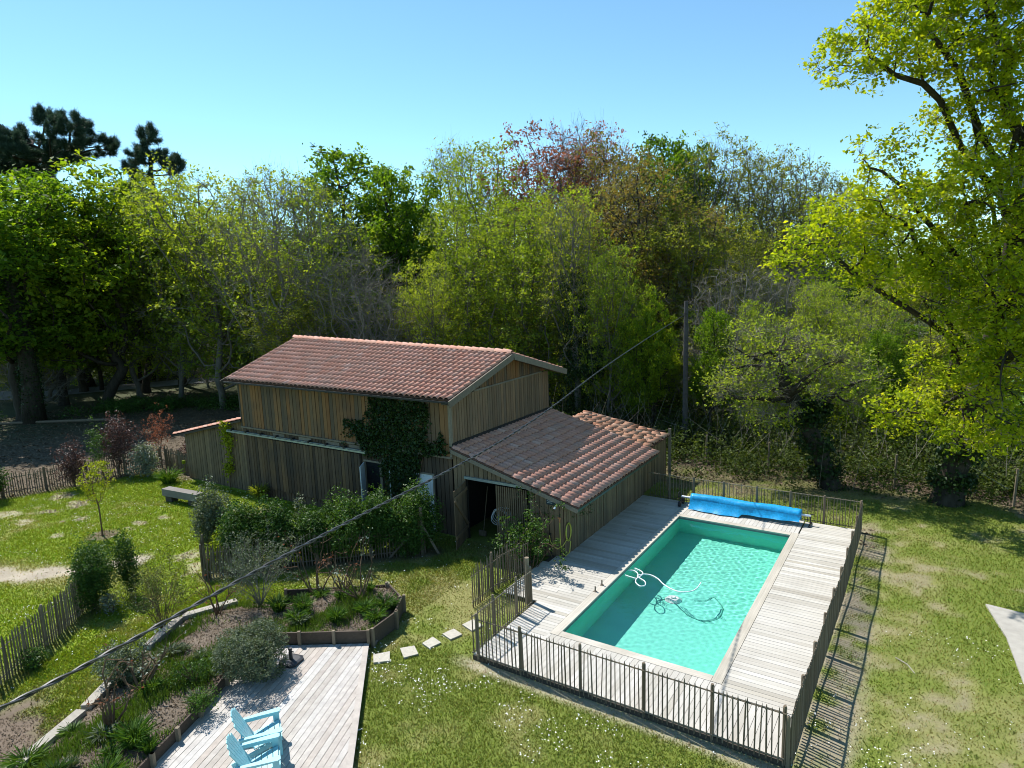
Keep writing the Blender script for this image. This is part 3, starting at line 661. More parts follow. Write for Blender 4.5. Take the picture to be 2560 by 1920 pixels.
def tiles(parent, tm, A, B, C, D, nu, nv, limit=300, jit=.004, seed=1, edge_flip=False):
    """A,B = eave corners, D,C = top corners above A,B"""
    r = random.Random(seed); A, B, C, D = map(Vector, (A, B, C, D))
    def P(u, v): return (A.lerp(B, u)).lerp(D.lerp(C, u), v)
    Ms = []
    for i in range(nu):
        for j in range(nv):
            u = (i + .5) / nu; v = j / nv; p = P(u, v)
            ex = (P(u + .01, v) - P(u - .01, v)).normalized(); ey = (P(u, v + .01) - P(u, v - .01)).normalized(); ez = ex.cross(ey).normalized(); ey = ez.cross(ex)
            R = Matrix((ex, ey, ez)).transposed().to_4x4()
            p = p + ex * r.gauss(0, jit) + ey * r.gauss(0, jit * 2) + ez * abs(r.gauss(0, jit * .6))
            Ms.append(Matrix.Translation(p) @ R @ Matrix.Rotation(r.gauss(0, jit * 3), 4, 'Z'))
    Ms.sort(key=lambda m: (m.translation - Vector((0, 0, H_CAM))).length)
    for M in Ms[:limit]:
        o = bpy.data.objects.new('roof_tile', tm); o.matrix_basis = M; link(o, parent)
    rest = Ms[limit:]
    if rest:
        base = np.array([v.co[:] for v in tm.vertices]); F0 = np.array([p.vertices[:] for p in tm.polygons]); V = []; F = []; T = []
        for k, M in enumerate(rest):
            m = np.array(M); V.append(base @ m[:3, :3].T + m[:3, 3]); F.append(F0 + k * len(base)); T.append(np.full(len(base), r.random()))
        me = mesh_raw('roof_tiles_far', np.concatenate(V), np.concatenate(F), tone=np.concatenate(T), smooth=True)
        obj('roof_tile_field', me, tm.materials[0], parent, kind='stuff')
def slab(A, B, C, D, th):
    A, B, C, D = map(Vector, (A, B, C, D)); n = (B - A).cross(D - A).normalized() * th
    return MB().add([A, B, C, D, A - n, B - n, C - n, D - n], [(0, 1, 2, 3), (7, 6, 5, 4), (0, 4, 5, 1), (1, 5, 6, 2), (2, 6, 7, 3), (3, 7, 4, 0)])

YF = 18.26
BX0, BX1, BY0, BY1 = -26.5, -14.45, 18.26, 25.35
barn = thing('barn', 'tall timber barn with orange-brown upper boards and a pink tiled roof', 'barn', (-20.5, 21.8, -.3))
# inner shell
wf = MB().box(((BX0 + BX1) / 2, BY0 + .10, 2.25), (BX1 - BX0 - .1, .12, 5.2))
wall_f = obj('front_wall', wf, M_BACK, barn)
wg = MB().add([(BX1 - .10, BY0 + .05, -.3), (BX1 - .10, BY1 - .05, -.3), (BX1 - .10, BY1 - .05, 4.85), (BX1 - .10, 21.85, 6.12), (BX1 - .10, BY0 + .05, 4.85)], [(0, 1, 2, 3, 4)])
wg.add([(BX1 - .02, BY0 + .05, -.3), (BX1 - .02, BY1 - .05, -.3), (BX1 - .02, BY1 - .05, 4.85), (BX1 - .02, 21.85, 6.12), (BX1 - .02, BY0 + .05, 4.85)], [(0, 1, 2, 3, 4)])
wall_g = obj('gable_wall', wg, M_BACK, barn)
wl_ = MB().add([(BX0 + .04, BY0 + .05, -.4), (BX0 + .04, BY1 - .05, -.4), (BX0 + .04, BY1 - .05, 4.85), (BX0 + .04, 21.85, 6.40), (BX0 + .04, BY0 + .05, 4.85)], [(0, 1, 2, 3, 4)])
wl_.box(((BX0 + BX1) / 2, BY1, 2.25), (BX1 - BX0, .1, 5.2))
wall_b = obj('rear_wall', wl_, M_DARKWOOD, barn)
HOLES = [(7.6 + .05, 9.05, -.5, 2.2), (10.12, 11.15, -.5, 2.08)]
wall_boards(wall_f, M_UPPER, (BX0, BY0 - .05), (BX1 - .02, BY0 - .05), 2.88, 4.98, bw=.205, seed=11, jit=.012)
wall_boards(wall_f, M_LOWER, (BX0, BY0), (BX1, BY0), -.32, 2.80, bw=.19, seed=12, holes=HOLES)
wall_boards(wall_g, M_GABLE, (BX1, BY0 - .02), (BX1, BY1), 2.9, 5.02, bw=.165, seed=13)
def gab(s): return 6.10 - abs(s - 3.6) * .312 + .08
wall_boards(wall_g, M_UPPER, (BX1 - .012, BY0), (BX1 - .012, BY1), 5.07, lambda s: gab(s) - .02, bw=.165, seed=14)
obj('gable_trim', MB().box((BX1 + .03, 22.2, 5.05), (.05, 5.0, .06)), M_TRIM, barn)
obj('ledge', MB().box(((BX0 + BX1) / 2, BY0 - .075, 2.84), (BX1 - BX0 + .06, .11, .07)), M_TRIM, barn)
obj('corner_post', MB().box((BX1 + .005, BY0 - .045, 3.9), (.10, .10, 2.2)), M_TRIM, barn)
obj('corner_post', MB().box((BX0 + .005, BY0 - .045, 3.9), (.10, .10, 2.2)), M_DARKWOOD, barn)
# roof: two slopes
eA, eB = (-26.85, 17.72, 5.08), (-14.05, 17.72, 5.08); rA, rB = (-26.85, 21.85, 6.54), (-14.05, 21.85, 6.22)
bA, bB = (-26.85, 26.15, 5.00), (-14.05, 26.15, 5.00)
roof = obj('roof', slab(eA, eB, rB, rA, .05), M_UNDER, barn)
tiles(roof, T_MAIN, eA, eB, rB, rA, 49, 12, seed=21)
roof2 = obj('rear_roof', slab(bB, bA, rA, rB, .05), M_UNDER, barn)
tiles(roof2, T_MAIN, bB, bA, rA, rB, 49, 12, limit=0, seed=22)
cap = tile_mesh('ridge_tile', w=.30, L=.40, h=.11)
for i in range(34):
    u = i / 34; p = Vector(rA).lerp(Vector(rB), u); q = Vector(rA).lerp(Vector(rB), u + .02); ex = (q - p).normalized()
    ez = Vector((0, 0, 1)); sd_ = ez.cross(ex).normalized(); ez = ex.cross(sd_)
    M = Matrix.Translation(p + Vector((0, 0, .035))) @ Matrix((-sd_, ex, ez)).transposed().to_4x4()
    o = obj('ridge_tile', cap, M_TILE, roof, M=M)
for (a, b_) in (((-13.98, 17.62, 4.93), (-13.98, 21.86, 6.10)), ((-13.98, 26.25, 4.86), (-13.98, 21.84, 6.10)), ((-26.90, 17.62, 4.93), (-26.90, 21.85, 6.40))):
    obj('barge_board', MB().beam(a, b_, .05, .24), M_TRIM if a[0] > -20 else M_DARKWOOD, barn)
obj('barge_underside', MB().beam((-14.2, 17.7, 4.90), (-14.2, 21.85, 6.06), .40, .04).beam((-14.2, 26.1, 4.84), (-14.2, 21.85, 6.06), .40, .04), M_DARKWOOD, barn)
obj('gutter', MB().box((-20.45, 17.70, 4.98), (12.8, .10, .07)), M_IRON, barn)
for i in range(13):
    obj('rafter_end', MB().beam((-26.3 + i * 1.0, 17.75, 4.94), (-26.3 + i * 1.0, 18.4, 5.12), .09, .10), M_DARKWOOD, barn)
# sliding door with galvanised rail
sd = obj('sliding_door', MB().box((-21.9, BY0 - .06, 1.28), (5.7, .03, 2.32)), M_DARKWOOD, barn)
wall_boards(sd, M_LOWER, (-24.75, BY0 - .08), (-19.05, BY0 - .08), .14, 2.44, bw=.19, seed=15)
rl = MB().box((-23.1, BY0 - .19, 2.56), (8.9, .06, .07)).box((-23.1, BY0 - .14, 2.62), (8.9, .10, .02))
obj('door_rail', rl, M_ZINC, barn)
for i in range(9): obj('rail_bracket', MB().box((-27.2 + i * 1.05, BY0 - .13, 2.63), (.08, .16, .12)), M_IRON, barn)
for xx in (-24.0, -22.3, -20.6, -19.3): obj('rail_board', MB().box((xx, BY0 - .05, 2.70), (.75, .03, .13)), M_TRIM, barn)
# open door with white shutter, and white closed door
d1 = obj('doorway', MB().box((-18.18, BY0 + .02, 1.0), (1.30, .05, 2.35)), M_DARKIN, barn)  # flat near-black panel paints the unlit interior behind the opening
df = MB().box((-18.18, BY0 - .03, 2.20), (1.45, .08, .07)).box((-18.88, BY0 - .02, .95), (.07, .08, 2.4)).box((-17.50, BY0 - .02, .95), (.07, .08, 2.4)).box((-18.02, BY0 - .01, .95), (.12, .06, 2.3))
obj('door_frame', df, M_TRIM, d1)
Mr = Matrix.Rotation(math.radians(-58), 4, 'Z')
sh = MB().box((0, 0, 0), (.70, .035, 2.05), M=Mr)
for k in range(6): sh.box(Mr @ Vector((0, -.022, -.9 + k * .36)), (.62, .012, .012), M=Mr)
obj('shutter', sh, M_WHITE, barn, M=Matrix.Translation((-18.70, BY0 - .36, 1.10)))
obj('downpipe', MB().tube([(-17.36, BY0 - .10, 2.15), (-17.46, BY0 - .14, 2.0), (-17.46, BY0 - .14, -.2)], .03, 8), M_WHITE, barn)
d2 = obj('white_door', MB().box((-15.87, BY0 + .0, .95), (.92, .05, 2.2)), M_WHITE, barn)
obj('door_panel', MB().box((-15.87, BY0 - .032, 1.05), (.66, .012, 1.8)), M_WHITE, d2)
obj('door_frame', MB().box((-15.87, BY0 - .02, 2.08), (1.10, .08, .06)).box((-16.36, BY0 - .02, .9), (.08, .08, 2.3)).box((-15.36, BY0 - .02, .9), (.06, .08, 2.3)), M_TRIM, d2)
obj('door_handle', MB().box((-16.22, BY0 - .07, .95), (.03, .06, .22)), M_IRON, d2)

# ------------------------------------------------------------------ tool shed (lean-to on the right)
SX1, SY1 = -9.95, 25.30
shed = thing('tool_shed', 'grey boarded lean-to shed beside the pool deck with a half shadowed tile roof', 'shed', (-12.2, 21.8, -.2))
def stop(x): return 3.20 + (x + 14.42) * (1.80 - 3.20) / (14.42 - 9.32)
sw = MB()
ox0, ox1, oz = -13.85, -11.34, 2.15
sw.add([(BX1, YF + .06, -.2), (ox0, YF + .06, -.2), (ox0, YF + .06, stop(ox0)), (BX1, YF + .06, stop(BX1))], [(0, 1, 2, 3)])
sw.add([(ox1, YF + .06, -.2), (SX1, YF + .06, -.2), (SX1, YF + .06, stop(SX1)), (ox1, YF + .06, stop(ox1))], [(0, 1, 2, 3)])
sw.add([(ox0, YF + .06, oz), (ox1, YF + .06, oz), (ox1, YF + .06, stop(ox1)), (ox0, YF + .06, stop(ox0))], [(0, 1, 2, 3)])
s_front = obj('front_wall', sw, M_BACK, shed)
s_side = obj('side_wall', MB().box((SX1 - .05, (YF + SY1) / 2, .82), (.05, SY1 - YF, 2.05)).add([(BX1, SY1, -.2), (SX1, SY1, -.2), (SX1, SY1, stop(SX1) - .06), (BX1, SY1, stop(BX1) - .06)], [(0, 1, 2, 3)]), M_BACK, shed)
wall_boards(s_front, M_SHED, (BX1 + .03, YF), (SX1, YF), -.12, lambda s: stop(BX1 + s) + .0, bw=.185, seed=31, holes=[(ox0 - BX1 - .03, ox1 - BX1 - .03, -.5, oz)])
wall_boards(s_side, M_SHED, (SX1 - .0, YF - .0), (SX1, SY1), -.02, 1.83, bw=.15, seed=32, gap=.022, jit=.012)
s_eA, s_eB, s_rB, s_rA = (-9.32, 18.12, 1.83), (-9.32, 25.50, 1.83), (-14.42, 25.50, 3.24), (-14.42, 18.12, 3.24)
sroof = obj('roof', slab(s_eA, s_eB, s_rB, s_rA, .05), M_UNDER, shed)
tiles(sroof, T_MAIN, s_eA, s_eB, s_rB, s_rA, 28, 14, seed=33)
obj('flashing', MB().beam((-14.40, 18.2, 3.32), (-14.40, 25.4, 3.32), .05, .10), M_IRON, shed)
obj('barge_board', MB().beam((-9.36, 18.13, 1.70), (-14.42, 18.13, 3.10), .04, .14), M_TRIM, shed)
obj('gutter', MB().box((-9.42, 21.8, 1.70), (.10, 7.3, .08)), M_GUTTER, shed)
obj('wall_plate', MB().box((SX1 + .03, 21.8, 1.74), (.05, 7.0, .10)), M_DARKWOOD, shed)
obj('door_lintel', MB().box(((ox0 + ox1) / 2, YF - .06, oz + .04), (ox1 - ox0 + .1, .10, .09)), M_ZINC, shed)
# slatted right leaf
lf2 = obj('slatted_door', MB().box((-12.0, YF + .03, .35), (1.24, .03, .10)).box((-12.0, YF + .03, 1.75), (1.24, .03, .10)), M_DARKWOOD, shed)
for i in range(15): piece('slat', M_SHED, lf2, (-12.58 + i * .086, YF - .005, 1.0), (.050, .03, 2.12))
# open left leaf
la, lb = Vector((-13.86, YF - .06, 0)), Vector((-13.50, 17.02, 0)); ld = (lb - la).normalized(); rz_ = math.atan2(ld.y, ld.x)
leaf = obj('open_door', MB().beam(la + Vector((.04, 0, .4)), lb + Vector((.04, 0, .4)), .03, .12).beam(la + Vector((.04, 0, 1.8)), lb + Vector((.04, 0, 1.8)), .03, .12).beam(la + Vector((.045, 0, .45)), lb + Vector((.045, 0, 1.75)), .03, .11), M_SHED, shed)
for i in range(7):
    c = la + ld * (.09 + i * .176); piece('board', M_SHED, leaf, (c.x, c.y, 1.02), (.170, .025, 2.10), rz_)
# things inside the open shed
hc = MB()
for k in range(6):
    pts = [(-12.95 + .30 * math.cos(t) + .02 * k, 18.85 + .05 * k + .06 * math.sin(t * 3 + k), .62 + .33 * math.sin(t)) for t in np.linspace(0, 2 * math.pi, 26)]
    hc.tube(pts, .013, 5, cap=False)
tag(obj('hose_coil', hc, M_WHITEHOSE), 'coil of pale hose hanging in the dark open shed doorway', 'hose')
tag(obj('broom_handle', MB().tube([(-13.55, 18.7, -.1), (-13.45, 18.95, 1.7)], .014, 6).box((-13.56, 18.68, -.02), (.30, .07, .20)), M_POST), 'long wooden broom standing inside the shed doorway', 'broom')
# old low shed behind
oldshed = thing('rear_shed', 'low old shed with loose weathered orange tiles behind the lean-to', 'shed', (-12.2, 27.0, -.2))
ow = obj('wall', MB().box((-10.22, 26.95, .8), (.05, 3.2, 2.0)).box((-12.2, 28.5, .9), (4.1, .06, 2.2)), M_BACK, oldshed)
wall_boards(ow, M_SHED, (-10.17, 25.36), (-10.17, 28.55), -.15, 1.82, bw=.17, seed=41, jit=.012)
oA, oB, oC, oD = (-9.95, 25.52, 1.80), (-9.95, 28.55, 1.80), (-14.25, 28.75, 2.52), (-14.25, 25.52, 2.52)
oroof = obj('roof', slab(oA, oB, oC, oD, .05), M_UNDER, oldshed)
tiles(oroof, T_OLD, oA, oB, oC, oD, 13, 12, seed=42, jit=.022)
obj('corner_post', MB().box((-9.98, 28.62, .95), (.12, .06, 2.3)), M_TRIM, oldshed)
# left lean-to
lean = thing('side_shed', 'small grey boarded lean-to at the far end of the barn with sloping tile edge', 'shed', (-29, 20.5, -.4))
def ltop(x): return 1.92 + (x + 32.1) * (3.20 - 1.92) / (32.1 - 26.5)
lw = obj('front_wall', MB().add([(-31.45, 18.42, -.5), (-26.4, 18.42, -.5), (-26.4, 18.42, ltop(-26.4)), (-31.45, 18.42, ltop(-31.45))], [(0, 1, 2, 3)]).box((-31.45, 20.8, .7), (.06, 4.7, 2.4)).box((-29, 23.1, .9), (5, .06, 2.8)), M_BACK, lean)
wall_boards(lw, M_SHED, (-31.5, 18.36), (-26.5, 18.36), -.42, lambda s: ltop(-31.5 + s), bw=.185, seed=51)
lA, lB, lC, lD = (-32.15, 23.2, 1.92), (-32.15, 18.10, 1.92), (-26.5, 18.10, 3.22), (-26.5, 23.2, 3.22)
lroof = obj('roof', slab(lA, lB, lC, lD, .05), M_UNDER, lean)
tiles(lroof, T_MAIN, lA, lB, lC, lD, 20, 15, seed=52)
obj('barge_board', MB().beam((-32.15, 18.12, 1.84), (-26.5, 18.12, 3.14), .04, .12), M_DARKWOOD, lean)

# sign, shower head, tap and hose on the shed corner
sg = obj('wall_sign', MB().box((-10.39, YF - .055, 1.84), (.33, .02, .23)), M_SIGN)
tag(sg, 'small dark slate sign with white lettering on the shed front', 'sign')
wr = MB(); rs = random.Random(3)
for k, (n_, zz_) in enumerate(((6, 1.915), (6, 1.855), (4, 1.795))):
    xx = -10.53 + (.02 if k == 2 else 0)
    for q in range(n_):
        w_ = rs.uniform(.018, .045); wr.box((xx + w_ / 2, YF - .068, zz_ + rs.uniform(-.004, .004)), (w_, .004, .016)); xx += w_ + .012
obj('lettering', wr, M_WHITE, sg)
shw = thing('outdoor_tap', 'brass shower arm and wall tap with black pipe on the shed corner', 'tap', (-10.15, YF - .05, 0))
obj('shower_arm', MB().tube([(-10.08, YF - .04, 1.80), (-10.10, YF - .18, 1.83), (-10.12, YF - .24, 1.76)], .012, 6).tube([(-10.12, YF - .22, 1.78), (-10.14, YF - .28, 1.70)], [.02, .04], 8), M_ALU, shw)
obj('pipe', MB().tube([(-10.08, YF - .05, 1.80), (-10.08, YF - .05, 1.35)], .012, 6), M_IRON, shw)
obj('tap_valve', MB().tube([(-10.42, YF - .04, .72), (-10.42, YF - .14, .72)], .02, 6).box((-10.42, YF - .12, .76), (.07, .02, .03)).tube([(-10.42, YF - .05, .70), (-10.42, YF - .05, 0)], .016, 6), M_IRON, shw)
hs = MB()
for k in range(7):
    cx_ = -9.99 + .014 * k; ry = .16 + .012 * (k % 3)
    hs.tube([(-9.88 + .012 * (k % 2), YF + .18 + ry * math.cos(t), .80 + (.28 + .012 * (k % 4)) * math.sin(t)) for t in np.linspace(0, 2 * math.pi, 22)], .013, 6, cap=False)
hs.tube([(-10.03, YF - .12, 1.22), (-10.03, YF - .13, 1.0), (-10.02, YF - .13, .5), (-9.98, YF - .13, .2), (-9.88, YF - .05, .04), (-9.80, YF + .08, .14), (-9.80, YF + .18, .5)], .014, 6)
hs.tube([(-10.42, YF - .15, .70), (-10.38, YF - .17, .5), (-10.25, YF - .17, .34), (-10.1, YF - .16, .30), (-9.95, YF - .08, .40), (-9.85, YF + .05, .62)], .013, 6)
tag(obj('garden_hose', hs, M_HOSE), 'yellow garden hose coiled on the shed corner above the deck', 'hose')
tag(obj('hose_nozzle', MB().tube([(-10.03, YF - .12, 1.20), (-10.035, YF - .12, 1.32)], [.016, .022], 8).box((-10.045, YF - .12, 1.345), (.10, .03, .05)), plain('nozzle_orange', (.5, .2, .08))), 'orange spray nozzle hanging above the yellow hose', 'nozzle')

# ivy on the barn front
def wall_ivy(name, label, n, fx, y, seed, mat, parent=None, depth=.22, size=.10):
    r = np.random.default_rng(seed); X = []; 
    while sum(map(len, X)) < n:
        c = np.stack([r.uniform(-20.3, -14.4, 4000), r.uniform(-.3, 5.0, 4000)], -1); X.append(c[fx(c[:, 0], c[:, 1]) > r.random(4000)])
    c = np.concatenate(X)[:n]; nn = fbm(c[:, 0], c[:, 1], 2.2, 3, seed)
    pos = np.stack([c[:, 0], y - .02 - depth * nn * r.random(n), c[:, 1]], -1)
    return pos
def ivy_mask(x, z):
    n = fbm(x, z, 1.6, 4, 77) - .5
    x = x + n * 1.6; z = z + (fbm(x, z, 1.9, 4, 78) - .5) * 1.3
    m = np.zeros_like(x)
    def blob(cx_, cz, rx, rz): return sstep(1.2, .6, np.hypot((x - cx_) / rx, (z - cz) / rz))
    for b_ in ((-17.0, 4.4, 1.5, 1.0), (-17.3, 3.4, 1.6, .9), (-18.6, 3.25, 1.2, .42), (-16.9, 2.5, 1.2, .8), (-17.0, 1.6, .75, 1.0), (-17.1, .5, .70, 1.3), (-15.9, 3.2, 1.0, .6), (-15.0, 3.2, .4, .4), (-16.0, 4.5, .5, .7)):
        m = np.maximum(m, blob(*b_))
    return m

# ================================================================== FOLIAGE TOOLS
def unit(v): return v / np.maximum(np.linalg.norm(v, axis=-1, keepdims=True), 1e-9)
def leaf_quads(C, size, r, up=.5, outv=None, ratio=.55, tone=None, droop=0.0):
    """diamond shaped leaves at the points C"""
    n = len(C); t = unit(r.normal(size=(n, 3)) * np.array([1, 1, .75]) - np.array([0, 0, droop]))
    nrm = unit(r.normal(size=(n, 3)) + np.array([0, 0, up]) + (0 if outv is None else outv))
    b = unit(np.cross(nrm, t)); L = size * r.uniform(.6, 1.35, n)[:, None]; W = L * ratio
    fold = unit(np.cross(t, b)) * L * .12
    V = np.stack([C - t * L * .5, C + b * W * .5 - t * L * .05 + fold, C + t * L * .5, C - b * W * .5 - t * L * .05 + fold], 1)
    tn = r.random(n) if tone is None else np.clip(tone + r.normal(0, .16, n), 0, 1)
    return V.reshape(-1, 3), np.repeat(tn, 4)
def quad_mesh(name, V, T): return mesh_raw(name, V, np.arange(len(V)).reshape(-1, 4), tone=T)
def sticks(P0, P1, w, r):
    """thin ribbons from P0 to P1 (twigs, needles, stalks)"""
    d = unit(P1 - P0); s = unit(np.cross(d, r.normal(size=d.shape))) * (w if np.ndim(w) else np.full(len(d), w))[:, None]
    return np.stack([P0 - s * .5, P0 + s * .5, P1 + s * .2, P1 - s * .2], 1).reshape(-1, 3)

def grow(attr, trunk, step, kill, infl, r, it=70, grav=.0, limbs=()):
    """space colonisation: returns node positions and parents"""
    P = [np.array(p, float) for p in trunk]; par = [-1] + list(range(len(trunk) - 1))
    for (k, pts) in limbs:                     # main limbs given by hand: start node, then points
        last = k
        for q in pts: P.append(np.array(q, float)); par.append(last); last = len(P) - 1
    A = np.asarray(attr, float); nodes_ = np.array(P)
    D = np.linalg.norm(A[:, None] - nodes_[None], axis=2); ni = D.argmin(1); nd = D.min(1)
    cnt = {}
    for _ in range(it):
        act = np.where(nd < infl)[0]
        if len(act) == 0:
            if len(A) == 0: break
            act = np.array([nd.argmin()])
        G_ = np.zeros((len(P), 3)); cur = np.array(P)
        np.add.at(G_, ni[act], unit(A[act] - cur[ni[act]]))
        who = np.unique(ni[act]); new = []; k0 = len(P)
        for w in who:
            if cnt.get(w, 0) >= 3: continue
            d = G_[w] + r.normal(0, .12, 3) + np.array([0, 0, grav]); L = np.linalg.norm(d)
            if L < 1e-3: continue
            cnt[w] = cnt.get(w, 0) + 1
            q = cur[w] + d / L * step; P.append(q); par.append(int(w)); new.append(q)
        if not new: break
        new = np.array(new); D = np.linalg.norm(A[:, None] - new[None], axis=2); m = D.argmin(1); dm = D.min(1)
        up = dm < nd; ni[up] = m[up] + k0; nd[up] = dm[up]
        kp = nd > kill
        # an attractor whose nearest node is full would stall the growth: drop it now and then
        A = A[kp]; ni = ni[kp]; nd = nd[kp]
        if len(A) == 0: break
    return np.array(P), np.array(par)
def radii(par, tip, base, p=2.6):
    n = len(par); a = np.zeros(n); ch = np.zeros(n, int)
    for i in range(n - 1, -1, -1):
        if ch[i] == 0: a[i] = tip ** p
        if par[i] >= 0: a[par[i]] += a[i]; ch[par[i]] += 1
    rr = a ** (1 / p); k = (base - tip) / max(rr[0] - tip, 1e-6)
    return tip + (rr - tip) * k, ch
def skeleton_mesh(name, P, par, R, flare=1.5):
    n = len(P); kids = [[] for _ in range(n)]
    for i in range(1, n): kids[par[i]].append(i)
    V = []; F = []; starts = [(0, None)]
    while starts:
        s, pr = starts.pop(); chain = ([pr] if pr is not None else []) + [s]; c = s
        while kids[c]:
            ks = sorted(kids[c], key=lambda q: -R[q])
            for q in ks[1:]: starts.append((q, c))
            c = ks[0]; chain.append(c)
        if len(chain) < 2: continue
        rad = [R[q] for q in chain]
        if pr is not None: rad[0] = min(R[pr], rad[1] * 1.3)
        else: rad[0] *= flare
        m = 7 if max(rad) > .10 else (5 if max(rad) > .035 else 3); o = len(V); L = len(chain)
        pts = P[chain]; ref = np.array([.31, .17, .93]) if abs(unit(pts[-1] - pts[0])[2]) < .9 else np.array([1., .1, 0])
        for k in range(L):
            d = unit(pts[min(k + 1, L - 1)] - pts[max(k - 1, 0)]); a = unit(np.cross(d, ref)); b = np.cross(d, a)
            for j in range(m):
                t = 6.2832 * j / m; V.append(pts[k] + (a * math.cos(t) + b * math.sin(t)) * rad[k])
        for k in range(L - 1):
            for j in range(m): F.append((o + k * m + j, o + k * m + (j + 1) % m, o + (k + 1) * m + (j + 1) % m, o + (k + 1) * m + j))
    return mesh_raw(name, np.array(V), np.array(F), smooth=True)
def blob_points(blobs, n, r, shell=.25):
    """points spread in a union of ellipsoids (centre, radii), denser towards the rim"""
    w = np.array([np.prod(np.broadcast_to(b[1], 3)) ** .8 for b in blobs]); k = r.choice(len(blobs), n, p=w / w.sum())
    c = np.array([b[0] for b in blobs], float)[k]; rad = np.array([np.broadcast_to(b[1], 3) for b in blobs], float)[k]
    d = unit(r.normal(size=(n, 3))); s = (shell + (1 - shell) * r.random(n)) ** (1 / 2.4)
    return c + d * rad * s[:, None]
def build_tree(name, label, cat, blobs, trunk, base_r, leaf, nleaf, lsize, seed, natt=900, step=.45, kill=.55, infl=2.4, tip=.012, bark=None, twigs=0, twig_len=.9, sigma=.28, rmax=.06, loc=(0, 0, 0), cluster=9, ivy=None, gravity=.05, lratio=.55, twmat=None, group=None, limbs=(), pw=2.6):
    r = np.random.default_rng(seed); A = blob_points(blobs, natt, r)
    P, par = grow(A, trunk, step, kill, infl, r, grav=gravity, limbs=limbs); R, ch = radii(par, tip, base_r, pw)
    root = thing(name, label, cat, loc, group); INV[root.name] = Matrix.Identity(4)
    tr = obj('trunk', skeleton_mesh('trunk', P, par, R), bark or M_BARK, root)
    cand = np.where((R < rmax) & (np.arange(len(P)) > len(trunk)))[0]
    tips = np.where(ch == 0)[0]
    if twigs and len(tips):
        src = r.choice(np.concatenate([cand, tips, tips]), twigs); d0 = unit(P[src] - P[par[src]] + 1e-6)
        d = unit(d0 + r.normal(0, .55, (twigs, 3)) + np.array([0, 0, .25])); L = twig_len * r.uniform(.4, 1.2, twigs)
        mid = P[src] + d * (L * .5)[:, None]; e = mid + unit(d + r.normal(0, .35, (twigs, 3)))* (L * .5)[:, None]
        V = np.concatenate([sticks(P[src], mid, .020, r), sticks(mid, e, .013, r)])
        obj('twigs', quad_mesh('twigs', V, np.repeat(r.random(len(V) // 4), 4)), twmat or M_L['twig'], root)
        leafsrc = np.concatenate([e, mid, P[cand]])
    else: leafsrc = P[cand]
    if nleaf:
        nc = max(1, nleaf // cluster); k = r.choice(len(leafsrc), nc); cen = leafsrc[k] + r.normal(0, sigma * .6, (nc, 3))
        ct = np.clip(r.normal(.5, .2, nc) + .12 * (fbm(cen[:, 0] + cen[:, 2], cen[:, 1], .5, 3, seed) - .5) * 4, 0, 1)
        C = np.repeat(cen, cluster, 0) + r.normal(0, sigma * .5, (nc * cluster, 3)) * np.array([1.15, 1.15, .7]); t = np.repeat(ct, cluster)
        V, T = leaf_quads(C, lsize, r, up=1.3, tone=t, ratio=lratio)
        obj('crown', quad_mesh('crown', V, T), M_L[leaf], root)
    if ivy:
        zmax, ni_, rad = ivy
        tri = np.where((P[:, 2] < zmax) & (R > .09))[0]; k = r.choice(tri, ni_)
        a = r.uniform(0, 6.28, ni_); q = P[k] + r.normal(0, .2, (ni_, 3)) * np.array([.2, .2, 1.2]); rr = R[k] + rad * r.random(ni_) ** .6 * (.5 + fbm(q[:, 2], a, .9, 3, seed))
        q[:, 0] += rr * np.cos(a); q[:, 1] += rr * np.sin(a)
        V, T = leaf_quads(q, .14, r, up=.2, outv=np.stack([np.cos(a), np.sin(a), 0 * a], -1) * 1.2, ratio=.8)
        obj('ivy', quad_mesh('ivy', V, T), M_L['ivy'], root)
    return root
def bend_trunk(h, lean=(0, 0), wob=.05, n=6, r=None):
    r = r or np.random.default_rng(1); t = np.linspace(0, 1, n)
    return [(lean[0] * q ** 1.3 + (r.normal(0, wob) if 0 < q else 0), lean[1] * q ** 1.3 + (r.normal(0, wob) if 0 < q else 0), h * q - (.25 if q == 0 else 0)) for q in t]
def crown_blobs(r, h0, h1, w, n=9, topn=.6):
    """irregular lobes filling a crown between h0 and h1, w = half width"""
    B = []; 
    for i in range(n):
        t = r.random(); z = h0 + (h1 - h0) * (.12 + .76 * t); prof = w * (1 - abs(t - .42) ** 1.6 * 1.5) * .62
        a = r.uniform(0, 6.28); k = prof * r.uniform(.45, 1.0); s = (h1 - h0) * r.uniform(.13, .22)
        B.append(((k * math.cos(a), k * math.sin(a), z), (s * 1.25, s * 1.25, s * .9)))
    B.append(((0, 0, h1 - (h1 - h0) * .16), ((h1 - h0) * .16,) * 3)); B.append(((0, 0, (h0 + h1) / 2), (w * .45, w * .45, (h1 - h0) * .3)))
    return B

